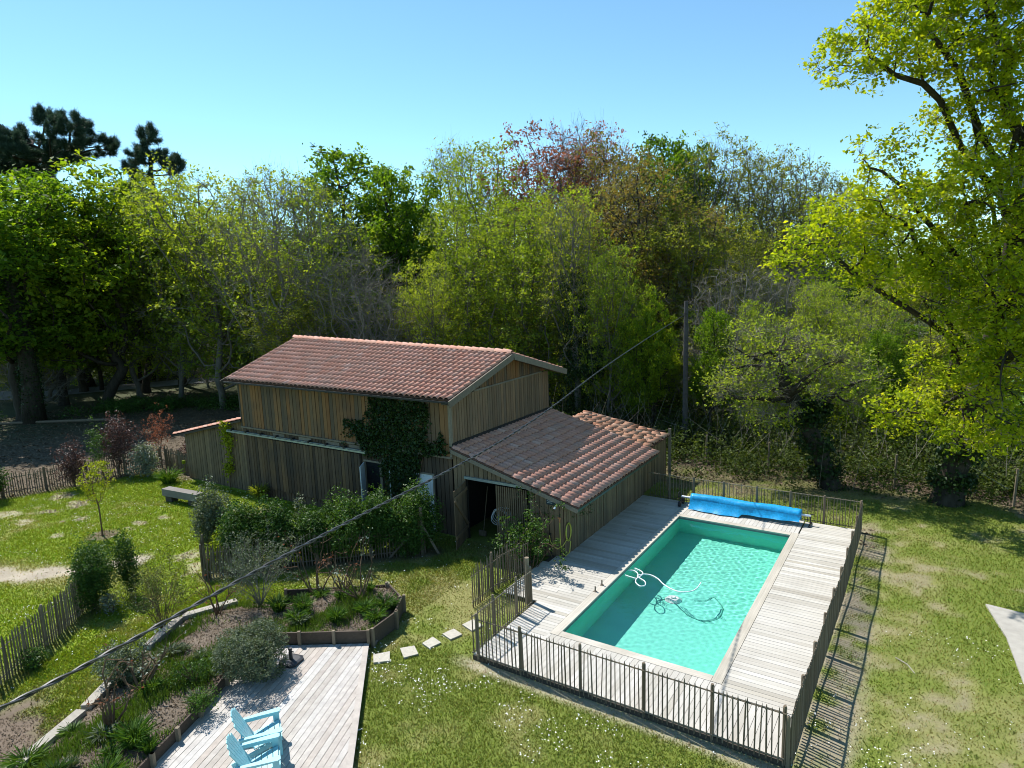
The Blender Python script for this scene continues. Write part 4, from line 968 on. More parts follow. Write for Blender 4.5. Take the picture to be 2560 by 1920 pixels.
# ------------------------------------------------------------------ wood: one tree of each kind, 16 m tall, kept as the first of its kind
GW = 'trees of the wood behind the barn'
PROTO = {}
def proto(key, h0, w, leaf, nleaf, lsize, seed, **kw):
    r = np.random.default_rng(seed + 900); B = crown_blobs(r, h0, 15.2, w, n=kw.pop('lobes', 10)); tk = bend_trunk(kw.pop('bole', max(2.2, h0 * .9)), (r.normal(0, .5), r.normal(0, .5)), r=r)
    PROTO[key] = dict(tree=None, args=(B, tk, kw.pop('base', .24), leaf, nleaf, lsize, seed), kw=kw)
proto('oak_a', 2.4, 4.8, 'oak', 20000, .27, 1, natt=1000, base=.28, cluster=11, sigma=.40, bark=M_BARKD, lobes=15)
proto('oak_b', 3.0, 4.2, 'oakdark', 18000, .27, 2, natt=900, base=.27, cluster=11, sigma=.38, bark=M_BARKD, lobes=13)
proto('lime_a', 1.2, 4.8, 'lime', 18000, .22, 3, natt=1000, base=.22, twigs=2600, sigma=.36, lobes=14, cluster=10)
proto('lime_b', 1.8, 4.0, 'lime', 11500, .22, 4, natt=900, base=.22, twigs=3000, sigma=.34, twig_len=1.1, lobes=13, cluster=9)
proto('sparse_a', 2.2, 3.8, 'lime', 6000, .19, 5, natt=1000, base=.22, twigs=5200, twig_len=1.3, gravity=.5, bark=M_BARKL, lobes=12, cluster=6)
proto('sparse_b', 2.6, 3.6, 'olive', 7000, .19, 6, natt=1000, base=.22, twigs=4800, twig_len=1.2, gravity=.4, lobes=12, cluster=6)
proto('olive_a', 1.2, 4.6, 'olive', 16000, .22, 7, natt=1000, base=.22, twigs=2600, sigma=.36, lobes=14, cluster=10)
proto('bronze_a', 3.0, 4.6, 'brown', 13000, .21, 8, natt=1000, base=.26, twigs=3400, sigma=.36, bark=M_BARKD, lobes=13, cluster=9)
proto('copper_a', 4.0, 3.0, 'red', 7000, .21, 9, natt=700, base=.20, twigs=2600, sigma=.34, gravity=.4, cluster=7)
proto('pink_a', 4.0, 3.0, 'pink', 5500, .19, 10, natt=700, base=.19, twigs=4000, twig_len=1.2, gravity=.5, cluster=6)
proto('bare_a', 1.0, 4.8, 'olive', 900, .15, 11, natt=1500, base=.24, twigs=8000, twig_len=1.2, gravity=.1, bark=M_BARKL, tip=.022, lobes=13)
proto('ivy_a', 4.0, 3.4, 'olive', 5200, .21, 12, natt=800, base=.30, twigs=3000, ivy=(11.0, 12000, 1.3), cluster=7)
FULL_H = 15.6
KINDS = {'oak_a': ('oak_tree', 'tree'), 'oak_b': ('oak_tree', 'tree'), 'bare_a': ('bare_tree', 'tree'), 'ivy_a': ('ivy_clad_tree', 'tree')}
def plant(key, u, vtop, dist, label, wk=1.0, rot=None, name=None, base_z=None):
    """u, vtop: where the crown's top shows in the photograph (2212 px wide); dist: metres away on the ground"""
    top = at_dist(u * DK, vtop * DK, dist); bz = float(gz(top[0], top[1])) if base_z is None else base_z
    s = (top[2] - bz) / FULL_H; rot = random.uniform(0, 6.28) if rot is None else rot
    nm, cat = KINDS.get(key, ('woodland_tree', 'tree'))
    if PROTO[key]['tree'] is None:
        B, tk, br, lf_, nl, ls, sd_ = PROTO[key]['args']
        t = build_tree(name or nm, label, cat, B, tk, br, lf_, nl, ls, sd_, **{'tip': .016, **PROTO[key]['kw']}); PROTO[key]['tree'] = t
        t.location = (top[0], top[1], bz); t.rotation_euler = (0, 0, rot); t.scale = (s * wk, s * wk, s); t['group'] = GW
    else:
        t = copy_thing(PROTO[key]['tree'], (top[0], top[1], bz), rot, (s * wk, s * wk, s), label, GW)
        t.name = name or nm
    return t
W = [
 ('oak_a', 250, 335, 60, .95, 'green oak between the two pines'),
 ('oak_b', 60, 345, 58, 1.0, 'green oak under the umbrella pine'),
 ('lime_a', 335, 372, 60, .8, 'fresh green tree at the foot of the slender pine'),
 ('lime_a', 480, 420, 56, .9, 'fresh green tree between the pine and the twiggy trees'),
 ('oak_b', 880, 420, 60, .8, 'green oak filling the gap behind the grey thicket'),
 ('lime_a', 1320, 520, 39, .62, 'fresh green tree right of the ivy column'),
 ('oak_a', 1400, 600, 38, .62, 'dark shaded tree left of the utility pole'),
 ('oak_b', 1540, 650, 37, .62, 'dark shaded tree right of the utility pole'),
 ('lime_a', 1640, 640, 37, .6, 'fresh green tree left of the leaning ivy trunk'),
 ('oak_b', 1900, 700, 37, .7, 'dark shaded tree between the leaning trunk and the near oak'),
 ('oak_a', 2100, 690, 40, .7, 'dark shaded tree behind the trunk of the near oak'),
 # key, u, vtop, dist, width, label
 ('oak_a', 150, 305, 55, 1.15, 'broad green oak at the left beside the dark ivy trunk'),
 ('oak_b', -40, 330, 52, 1.2, 'dark green oak standing beyond the picket fence corner and road'),
 ('lime_a', 60, 560, 62, 1.0, 'low light green tree under the big left oak'),
 ('lime_b', 250, 430, 58, .95, 'light green tree in front of the slender pine'),
 ('lime_b', 430, 368, 52, 1.05, 'thin light green tree with visible upright limbs right of the pines'),
 ('sparse_a', 585, 352, 50, 1.0, 'tall grey twiggy tree with few leaves behind the barn ridge end'),
 ('sparse_a', 655, 372, 53, .9, 'tall twiggy tree with yellowish tips behind the barn ridge'),
 ('oak_b', 720, 292, 62, 1.0, 'dark green oak rising above the twiggy trees'),
 ('oak_b', 845, 332, 57, .85, 'green oak with a dark hollow centre above the grey thicket'),
 ('sparse_b', 505, 400, 62, .9, 'sparse olive tree between the pines and the twiggy trees'),
 ('bare_a', 775, 520, 46, 1.0, 'leafless grey thicket tree above the barn ridge'),
 ('sparse_a', 985, 300, 66, .8, 'thin pale twiggy tree top against the sky'),
 ('lime_a', 1040, 305, 58, .85, 'light green tree below the copper tree tops'),
 ('lime_a', 1010, 430, 47, .95, 'broad yellow green tree just behind the barn roof'),
 ('lime_a', 1140, 425, 45, .95, 'broad yellow green tree behind the barn gable'),
 ('lime_b', 930, 560, 44, .8, 'low yellow green tree left of the broad pair'),
 ('copper_a', 1150, 250, 62, 1.0, 'copper leaved tree top, reddest in the skyline'),
 ('pink_a', 1225, 262, 64, 1.0, 'pinkish thin crowned tree beside the copper tree'),
 ('pink_a', 1280, 255, 66, .9, 'pinkish thin crowned tree next to the bronze crowns'),
 ('bronze_a', 1310, 262, 58, .8, 'bronze leaved tree right of the pinkish crowns'),
 ('bronze_a', 1370, 300, 50, 1.0, 'wide bronze and olive tree with dark limbs'),
 ('oak_b', 1425, 265, 66, .75, 'green oak top in the skyline between bronze crowns'),
 ('oak_b', 1500, 290, 64, .7, 'smaller green oak top at the right of the bronze crowns'),
 ('lime_b', 1230, 400, 46, .9, 'light green tree above the dark ivy column'),
 ('ivy_a', 1235, 430, 40, .75, 'tree whose trunk is a thick dark ivy column behind the barn gable'),
 ('sparse_b', 1560, 300, 62, .85, 'thin grey olive tree in the skyline right of the oak tops'),
 ('sparse_b', 1650, 325, 64, .85, 'thin grey olive tree in the middle of the thin skyline row'),
 ('sparse_b', 1730, 330, 60, .9, 'thin grey olive tree in the skyline beside the near oak'),
 ('sparse_b', 1795, 375, 62, .8, 'short thin tree half hidden by the near oak'),
 ('olive_a', 1470, 420, 48, .9, 'olive yellow tree above the utility pole'),
 ('olive_a', 1580, 440, 52, 1.0, 'olive yellow tree behind the lichen grey tree'),
 ('bare_a', 1590, 545, 40, .95, 'leafless lichen grey tree right of the utility pole'),
 ('bare_a', 1690, 560, 46, .9, 'leafless grey tree behind the leaning ivy trunk'),
 ('lime_a', 1780, 600, 42, .75, 'low light green tree behind the leaning ivy trunk'),
 ('lime_b', 1880, 620, 40, .8, 'low light green tree under the near oak'),
 ('olive_a', 1960, 560, 52, .9, 'olive tree seen through the near oak'),
 ('olive_a', 1350, 560, 46, .7, 'low olive tree between ivy column and utility pole'),
 ('lime_b', 640, 560, 52, .9, 'low light green tree behind the far end of the barn ridge'),
 ('lime_b', 360, 560, 60, .9, 'low light green tree above the road'),
 ('oak_a', 2190, 480, 60, 1.0, 'green oak in the distance behind the near oak'),
 ('lime_a', 2120, 620, 48, .8, 'light green tree behind the near oak trunk'),
]
for (k, u, v, ds, wk, lab) in W: plant(k, u, v, ds + (9 if u < 300 else 4 if u < 520 else 0), lab, wk)
def landmark(u):
    for lim, t in ((300, 'beyond the road'), (620, 'left of the barn roof'), (860, 'behind the far half of the barn ridge'), (1100, 'behind the near half of the barn ridge'), (1300, 'behind the barn gable'), (1440, 'behind the tool shed roof'), (1560, 'around the utility pole'), (1720, 'behind the blue cover roller'), (1900, 'behind the leaning ivy trunk')):
        if u < lim: return t
    return 'behind the near oak'
# deeper ranks that close the view; only their place tells them apart
for i in range(30):
    u = -120 + i * 82 + random.uniform(-30, 30); k = random.choice(['oak_a', 'oak_b', 'lime_a', 'olive_a', 'bronze_a', 'lime_b'])
    lab = {'oak_a': 'green oak deep in the wood', 'oak_b': 'dark green oak deep in the wood', 'lime_a': 'light green tree deep in the wood', 'lime_b': 'thin green tree deep in the wood', 'olive_a': 'olive tree deep in the wood', 'bronze_a': 'bronze tree deep in the wood'}[k]
    plant(k, u, random.uniform(440, 500), random.uniform(72, 92), lab + ' ' + landmark(u), 1.1)

# small trees of the understorey
UL = {'lime_a': 'small light green tree low in the wood', 'lime_b': 'small thin green tree low in the wood', 'olive_a': 'small olive tree low in the wood', 'bare_a': 'small leafless tree low in the wood', 'oak_b': 'small dark green tree low in the wood'}
ru_ = random.Random(12)
for i in range(38):
    u = -60 + i * 60 + ru_.uniform(-20, 20); k = ru_.choice(['lime_a', 'lime_b', 'olive_a', 'olive_a', 'bare_a', 'oak_b'])
    if u < 500: ds, vt = ru_.uniform(66, 78), ru_.uniform(640, 720)
    elif u > 1900: ds, vt = ru_.uniform(40, 52), ru_.uniform(640, 740)
    else: ds, vt = ru_.uniform(41, 60), ru_.uniform(570, 680)
    plant(k, u, vt, ds, UL[k] + ' ' + landmark(u), ru_.uniform(1.1, 1.5))

# pines
def pine(u, vtop, dist, label, seed, flat):
    top = at_dist(u * DK, vtop * DK, dist); h = top[2] + .35; r = np.random.default_rng(seed)
    B = []
    if flat:
        for k in range(9): a = r.uniform(0, 6.28); q = r.uniform(1.0, 4.2); B.append(((q * math.cos(a), q * math.sin(a), h - 1.8 - r.uniform(0, 2.4)), (1.7, 1.7, 1.0)))
        B.append(((0, 0, h - 1.0), (1.2, 1.2, .9)))
    else:
        for k in range(11): a = r.uniform(0, 6.28); z = r.uniform(.0, 1); q = .6 + 2.3 * z; B.append(((q * math.cos(a), q * math.sin(a), h - 1.0 - 6.0 * z), (1.0, 1.0, .8)))
        B.append(((0, 0, h - .7), (.4, .4, .7)))
    tk = [(r.normal(0, .12), r.normal(0, .12), h * q - .3 * (q == 0)) for q in np.linspace(0, .72, 8)]
    A = blob_points(B, 700, r); P, par = grow(A, tk, .5, .6, 5.0, r, grav=.25); R, ch = radii(par, .02, .30)
    root = thing('pine_tree', label, 'pine', (top[0], top[1], -.3), 'pines on the skyline'); INV[root.name] = Matrix.Identity(4)
    obj('trunk', skeleton_mesh('trunk', P, par, R), M_BARKD, root)
    cand = np.where((R < .045) & (np.arange(len(P)) > len(tk)))[0]
    nt_ = 2600 if flat else 1300; k = r.choice(cand, nt_); V = []; T = []
    ax = unit(P[k] - P[par[k]] + np.array([0, 0, .35])); 
    for q in range(26):
        s0 = P[k] + r.normal(0, .10, (nt_, 3)) + ax * (r.random(nt_) * .7 - .2)[:, None]; d = unit(ax * .7 + r.normal(0, .6, (nt_, 3)))
        V.append(sticks(s0, s0 + d * (.28 + .14 * r.random(nt_))[:, None], 0.034, r)); T.append(np.repeat(r.random(nt_), 4))
    obj('crown', quad_mesh('crown', np.concatenate(V), np.concatenate(T)), M_L['pine'], root)
pine(95, 234, 74, 'dark umbrella shaped pine above the left oaks', 61, True)
pine(325, 276, 72, 'dark slender pine with tufted upright tips', 62, False)
pine(25, 300, 80, 'dark pine half behind the left oaks', 63, True)

# ivy-clad trunk of the left oak, leaning trunk by the road
def bare_trunk(name, label, pts, r0, r1, ivy=0, seed=1, mat=None):
    r = np.random.default_rng(seed); P = [Vector(p) for p in pts]; n = len(P); root = thing(name, label, 'tree', pts[0])
    obj('trunk', MB().tube(P, [r0 * (1.35 if i == 0 else 1) + (r1 - r0) * i / (n - 1) for i in range(n)], 9).mesh('trunk', True), mat or M_BARKD, root)
    if ivy:
        t = r.random(ivy) * (n - 1); i = t.astype(int).clip(0, n - 2); f = (t - i)[:, None]; A = np.array([p[:] for p in P])
        q = A[i] * (1 - f) + A[i + 1] * f; a = r.uniform(0, 6.28, ivy); rad = (r0 + (r1 - r0) * t / (n - 1)) * (.9 + .9 * fbm(t * 2, a, 1.0, 3, seed) * r.random(ivy))
        q[:, 0] += rad * np.cos(a); q[:, 1] += rad * np.sin(a)
        V, T = leaf_quads(q, .13, r, outv=np.stack([np.cos(a), np.sin(a), 0 * a], -1), ratio=.8); obj('ivy', quad_mesh('ivy', V, T), M_L['ivy'], root)
    return root
bt = lambda u, v, ds, dz=0: tuple(at_dist(u * DK, v * DK, ds))
g0 = ground_at(75 * DK, 912 * DK, -.33)
bare_trunk('ivy_trunk_tree', 'massive dark ivy covered trunk beside the leaf strewn ground', [(g0[0], g0[1], -.4)] + [bt(66, 820, 59.6), bt(48, 720, 59.5), bt(30, 640, 59.4), bt(22, 560, 59)], .62, .45, 5000, 5)
g1 = ground_at(195 * DK, 834 * DK, -.33); dd = math.hypot(g1[0], g1[1])
bare_trunk('leaning_trunk_tree', 'slim dark trunk leaning beside the road', [(g1[0], g1[1], -.4)] + [bt(172, 770, dd), bt(152, 690, dd), bt(140, 600, dd)], .42, .25, 0, 6)
for i, (u, v, ds) in enumerate(((215, 800, 74), (300, 790, 76), (330, 800, 78), (265, 780, 80))):
    p = at_dist(u * DK, v * DK, ds); bare_trunk('thin_trunk_tree', ['thin dark trunk left of the road clearing', 'thin dark trunk in the road clearing', 'thin forked trunk right of the road clearing', 'thin dark trunk deep behind the road clearing'][i], [(p[0], p[1], -.4), (p[0] + .1, p[1], 3), (p[0] - .1 + .2 * i, p[1], 9)], .16, .10, 0, 7 + i)

# leaning ivy tree by the back fence
rr = np.random.default_rng(88)
lt = [(0, 0, -.3), (-.35, .1, .8), (-.75, .1, 1.8), (-1.25, .2, 2.9), (-1.9, .2, 3.9), (-2.3, .3, 4.8)]
build_tree('leaning_tree', 'leaning dark ivy trunk with a thin light green crown behind the pool fence', 'tree',
    [((-2.8, 0, 5.8), (1.8, 1.6, 1.2)), ((-3.6, -.8, 4.6), (1.5, 1.4, 1.0)), ((-1.2, -.3, 5.4), (1.6, 1.5, 1.2)), ((-2.6, -.9, 3.4), (1.4, 1.0, .8)), ((.2, -.4, 4.6), (1.6, 1.2, 1.2))],
    lt, .34, 'lime', 7000, .13, 88, natt=600, step=.35, kill=.45, twigs=3500, twig_len=.8, loc=(-3.28, 29.95, -.15), ivy=(3.6, 3800, .40), bark=M_BARKD)
# the near oak on the right
OB = []
def ob(u, v, ds, rad): p = at_dist(u * DK, v * DK, ds); OB.append(((p[0] - .7, p[1] - 30.0, p[2] + .15), rad))
for a in ((1860, 120, 25, (1.5, 1.5, .9)), (1990, 60, 25, (1.8, 1.8, 1.3)), (2110, 40, 26, (2.2, 2.2, 1.8)), (2230, 90, 26, (2.4, 2.4, 2.2)), (2100, 250, 27, (1.2, 1.2, .9)), (2190, 310, 27, (1.6, 1.6, 1.3)),
          (1900, 350, 25, (.9, .9, .8)), (1850, 470, 24, (1.6, 1.6, .9)), (1740, 545, 23.5, (1.1, 1.1, .8)), (1960, 460, 25, (1.8, 1.8, 1.2)), (2080, 450, 26, (2, 2, 1.5)), (2200, 480, 26, (2.2, 2.2, 1.8)),
          (1900, 580, 25, (1.2, 1.2, .7)), (2020, 610, 26, (1.6, 1.6, 1.0)), (2140, 640, 26, (2, 2, 1.4)), (2230, 700, 26, (2, 2, 1.6)), (2060, 780, 27, (1.2, 1.2, .9)), (2170, 830, 26, (1.6, 1.6, 1.0)), (2240, 910, 26, (1.4, 1.4, .7)),
          (2090, 930, 27, (1.2, 1.2, .7)), (1950, 880, 27.5, (1.2, 1.0, .7)), (2350, 300, 28, (2, 2, 2)), (2350, 700, 28, (2, 2, 2)), (2280, -120, 28, (2.4, 2.4, 1.6)), (2080, -90, 26, (2, 2, 1.2)), (2480, 450, 30, (2.5, 2.5, 2.5))): ob(*a)
OT = [(0, 0, -.3), (.15, 0, 1.0), (.35, -.1, 2.2), (.6, -.2, 3.5), (.85, -.4, 5.0), (1.1, -.7, 6.5), (1.3, -.9, 8.2), (1.4, -1.2, 10.0), (1.4, -1.6, 12.0)]
OL = []
def limb_to(k, u, v, ds, sag=.0, n=7):
    p = at_dist(u * DK, v * DK, ds); e = np.array([p[0] - .7, p[1] - 30.0, p[2] + .15]); a_ = np.array(OT[k]); rl_ = np.random.default_rng(k * 31 + int(u))
    OL.append((k, [tuple(a_ * (1 - t) + e * t + np.array([0, 0, sag * math.sin(math.pi * t)]) + rl_.normal(0, .14, 3) * (t < 1)) for t in np.linspace(0, 1, n + 1)[1:]]))
for (k, u, v, ds, sg_) in ((3, 1990, 640, 26, .3), (3, 2180, 760, 25.5, .2), (3, 2080, 850, 27, -.2), (4, 1790, 545, 23.8, .5), (4, 1940, 470, 24.5, .6), (4, 2210, 560, 25.5, .4), (5, 1905, 370, 24.8, .5), (5, 2080, 450, 25.5, .5), (5, 2150, 620, 25, 0),
                          (6, 2100, 260, 26.5, .4), (6, 2230, 300, 26, .4), (7, 1880, 120, 24.8, .9), (7, 2000, 60, 25, .7), (7, 2150, 120, 26, .4), (8, 2120, -40, 26, .4), (8, 2250, 40, 26, .3)): limb_to(k, u, v, ds, sg_)
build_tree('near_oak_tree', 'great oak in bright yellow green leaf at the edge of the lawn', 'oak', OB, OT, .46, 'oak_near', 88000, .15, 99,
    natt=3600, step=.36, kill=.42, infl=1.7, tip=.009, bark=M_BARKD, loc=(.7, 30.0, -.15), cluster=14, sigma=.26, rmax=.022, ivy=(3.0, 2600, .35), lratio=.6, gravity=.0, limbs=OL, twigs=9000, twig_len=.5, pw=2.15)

# ------------------------------------------------------------------ undergrowth of the wood: one mass
def thicket(centres, n, size, r, squash=.75, clump=14):
    c = np.array([q[:3] for q in centres]); rad = np.array([q[3] for q in centres]); w = rad ** 2; k = r.choice(len(c), n // clump, p=w / w.sum())
    d = unit(r.normal(size=(len(k), 3))); d[:, 2] = np.abs(d[:, 2]); cen = c[k] + d * (rad[k] * r.uniform(.55, 1.0, len(k)))[:, None] * np.array([1, 1, squash])
    C = np.repeat(cen, clump, 0) + r.normal(0, size * 1.3, (len(k) * clump, 3)); out_ = np.repeat(d, clump, 0)
    return leaf_quads(C, size, r, up=.4, outv=out_ * .8, tone=np.repeat(np.clip(r.normal(.45, .22, len(k)), 0, 1), clump))
def band(pts, n, rmin, rmax, spread, seed, z=-.2):
    r = np.random.default_rng(seed); o = []
    for i in range(n):
        k = r.integers(len(pts) - 1); t = r.random(); a, b = pts[k], pts[k + 1]
        o.append((a[0] + (b[0] - a[0]) * t + r.normal(0, spread), a[1] + (b[1] - a[1]) * t + r.normal(0, spread), z, r.uniform(rmin, rmax)))
    return o
ru = np.random.default_rng(17)
BACKB = [(-34, 38), (-24, 36), (-18, 34), (-14, 32.2), (-8, 31.7), (-3, 31.7), (3, 32.2), (9, 33)]
for (nm, lab, pts, n, r0, r1, sp, cnt, sz, mat, sd_) in (
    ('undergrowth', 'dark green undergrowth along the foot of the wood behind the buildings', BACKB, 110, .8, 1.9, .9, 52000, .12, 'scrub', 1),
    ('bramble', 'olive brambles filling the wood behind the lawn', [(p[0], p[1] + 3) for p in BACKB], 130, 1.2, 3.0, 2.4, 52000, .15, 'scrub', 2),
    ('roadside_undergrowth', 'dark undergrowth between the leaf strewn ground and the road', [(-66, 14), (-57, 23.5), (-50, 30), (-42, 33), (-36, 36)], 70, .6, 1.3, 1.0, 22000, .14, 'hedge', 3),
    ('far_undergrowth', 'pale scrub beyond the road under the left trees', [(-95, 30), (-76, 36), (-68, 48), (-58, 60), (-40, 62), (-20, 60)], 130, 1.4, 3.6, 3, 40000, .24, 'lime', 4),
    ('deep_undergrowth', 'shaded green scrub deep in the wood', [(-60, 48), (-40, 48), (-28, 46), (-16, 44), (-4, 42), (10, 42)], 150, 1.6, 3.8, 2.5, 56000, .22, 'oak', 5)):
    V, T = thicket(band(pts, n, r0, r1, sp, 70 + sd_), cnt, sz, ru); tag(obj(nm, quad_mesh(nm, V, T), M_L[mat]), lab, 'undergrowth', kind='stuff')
# saplings and dead stalks in the undergrowth
nst = 700; kx = ru.integers(0, len(BACKB) - 1, nst); tt = ru.random(nst); A = np.array(BACKB, float)
pp = A[kx] * (1 - tt[:, None]) + A[kx + 1] * tt[:, None] + ru.normal(0, 1.6, (nst, 2)) + np.array([0, 1.2]); P0 = np.stack([pp[:, 0], pp[:, 1], np.full(nst, -.2)], -1)
P0[:, 2] += ru.random(nst) * 1.2; P1 = P0 + unit(ru.normal(0, .45, (nst, 3)) + np.array([0, 0, 1.0])) * ru.uniform(.6, 3.2, nst)[:, None]
tag(obj('dead_stalks', quad_mesh('dead_stalks', sticks(P0, P1, .022, ru), np.repeat(ru.random(nst), 4)), M_L['twig']), 'grey dead stalks and saplings along the foot of the wood', 'undergrowth', kind='stuff')

# ================================================================== SHRUBS AND HEDGES
def shrub(name, label, loc, rx, ry, h, leaf, n, size, seed, stems=6, clump=9, ratio=.5, z0=.25, group=None, cat='shrub', upright=False, stemmat=None, openness=.35):
    r = np.random.default_rng(seed); root = thing(name, label, cat, loc, group); INV[root.name] = Matrix.Identity(4)
    sb = MB(); ends = []
    for i in range(stems):
        a = r.uniform(0, 6.28); q = r.uniform(.2, .85); e = (rx * q * math.cos(a), ry * q * math.sin(a), h * r.uniform(.55, .92)); m = (e[0] * .35, e[1] * .35, e[2] * .45)
        sb.tube([(e[0] * .05, e[1] * .05, -.05), m, e], [.022, .015, .006], 4); ends.append(e)
    obj('stem', sb, stemmat or M_STEM, root)
    nc = n // clump; lobes = [(r.uniform(-.55, .55) * rx, r.uniform(-.55, .55) * ry, h * r.uniform(.35, .75)) for _ in range(7)] + [(0, 0, h * .5)]
    k = r.choice(len(lobes), nc); d = unit(r.normal(size=(nc, 3))); cen = np.array(lobes)[k] + d * np.array([rx * .55, ry * .55, h * .42]) * (r.uniform(openness, 1, nc)[:, None]) ** .5
    if upright: cen[:, 2] += (r.random(nc) ** 3) * h * .35
    cen[:, 2] = np.maximum(cen[:, 2], h * z0 * r.random(nc)); C = np.repeat(cen, clump, 0) + r.normal(0, size * .8, (nc * clump, 3))
    C[:, 2] = np.maximum(C[:, 2], .02)
    V, T = leaf_quads(C, size, r, up=.5, outv=np.repeat(d, clump, 0) * .7, tone=np.repeat(np.clip(r.normal(.45, .2, nc), 0, 1), clump), ratio=ratio)
    obj('foliage', quad_mesh('foliage', V, T), M_L[leaf], root); return root
def woody(name, label, loc, h, spread, seed, nb=7, leaf=None, nleaf=0, lsize=.07, r0=.035, sub=3, mat=None, group=None, cat='shrub'):
    """bare branching shrub, each limb a tapering stem"""
    r = np.random.default_rng(seed); root = thing(name, label, cat, loc, group); INV[root.name] = Matrix.Identity(4); sb = MB(); tips = []
    def limb(p, d, L, rad, lev):
        pts = [p]; q = np.array(p, float); dd_ = np.array(d, float)
        for i in range(4): dd_ = unit(dd_ + r.normal(0, .16, 3) + np.array([0, 0, .05])); q = q + dd_ * L / 4; pts.append(tuple(q))
        sb.tube(pts, [rad * (1 - .16 * i) for i in range(5)], 5 if rad > .015 else 3); tips.append(tuple(q)); tips.append(pts[3])
        if lev > 0:
            for i in range(sub): k = r.integers(2, 5); limb(pts[k], unit(dd_ + r.normal(0, .6, 3) + np.array([0, 0, .2])), L * r.uniform(.35, .6), rad * .5, lev - 1)
    for i in range(nb):
        a = 6.28 * (i + r.random() * .6) / nb; t = spread * r.uniform(.5, 1.1); limb((.04 * math.cos(a), .04 * math.sin(a), -.05), unit(np.array([t * math.cos(a), t * math.sin(a), 1])), h * r.uniform(.65, 1.0), r0 * r.uniform(.7, 1.1), 2 if h > .8 else 1)
    obj('stem', sb, mat or M_STEM, root)
    if nleaf:
        c = np.array(tips)[r.integers(0, len(tips), nleaf)] + r.normal(0, .05, (nleaf, 3)); V, T = leaf_quads(c, lsize, r); obj('foliage', quad_mesh('foliage', V, T), M_L[leaf], root)
    return root
def clump(name, label, loc, n, h, spread, leaf, seed, w=.018, group=None, cat='plant'):
    r = np.random.default_rng(seed); root = thing(name, label, cat, loc, group); INV[root.name] = Matrix.Identity(4)
    a = r.uniform(0, 6.28, n); q = r.random(n) * spread * .4; P0 = np.stack([q * np.cos(a), q * np.sin(a), 0 * a - .02], -1); L = h * r.uniform(.6, 1.1, n); o = spread * r.uniform(.3, 1, n)
    mid = P0 + np.stack([o * .4 * np.cos(a), o * .4 * np.sin(a), L * .65], -1); e = P0 + np.stack([o * np.cos(a), o * np.sin(a), L * r.uniform(.7, 1.0, n)], -1)
    V = np.concatenate([sticks(P0, mid, w, r), sticks(mid, e, w * .8, r)]); obj('leaves', quad_mesh('leaves', V, np.repeat(r.random(len(V) // 4), 4)), M_L[leaf], root); return root

# ivy on the barn
ri = np.random.default_rng(71)
pos = wall_ivy('ivy', '', 9500, ivy_mask, BY0 - .07, 71, 'ivy')
V, T = leaf_quads(pos, .11, ri, up=.1, outv=np.array([0, -1.3, .2]), ratio=.8)
ivy_t = thing('barn_ivy', 'dark ivy climbing the barn front from the ground to the eaves', 'ivy', (-17.0, BY0 - .1, -.3))
obj('foliage', quad_mesh('foliage', V, T), M_L['ivy'], ivy_t)
vs = MB()
for k in range(9):
    x0 = -17.2 + .12 * k * (1 if k % 2 else -.6); vs.tube([(x0, BY0 - .07, -.2), (x0 + .1, BY0 - .08, 1.2), (x0 + ri.normal(0, .3), BY0 - .08, 2.6), (x0 + ri.normal(0, .9), BY0 - .10, 4.2)], [.035, .03, .02, .008], 5)
obj('vine_stem', vs, M_STEM, ivy_t)
# climber on the left lean-to
cl_t = thing('wall_climber', 'yellow green climber on a thin stem up the side shed wall', 'climber', (-27.9, 18.25, -.35))
C = np.concatenate([np.stack([-27.75 + .22 * ri.normal(size=420), 18.22 - .16 * ri.random(420), 2.45 + .38 * ri.normal(size=420).clip(-1.6, 1.3)], -1), np.stack([-27.75 + .13 * ri.normal(size=260), 18.24 - .08 * ri.random(260), ri.uniform(.5, 2.2, 260)], -1), np.stack([-27.95 + .17 * ri.normal(size=160), 18.2 - .1 * ri.random(160), .62 + .2 * ri.normal(size=160)], -1)])
V, T = leaf_quads(C, .13, ri, outv=np.array([0, -.8, .3])); obj('foliage', quad_mesh('foliage', V, T), M_L['yellow'], cl_t)
obj('stem', MB().tube([(-27.95, 18.2, -.4), (-27.85, 18.25, .6), (-27.7, 18.25, 1.6), (-27.75, 18.22, 2.7)], [.025, .02, .016, .01], 5), M_STEM, cl_t)

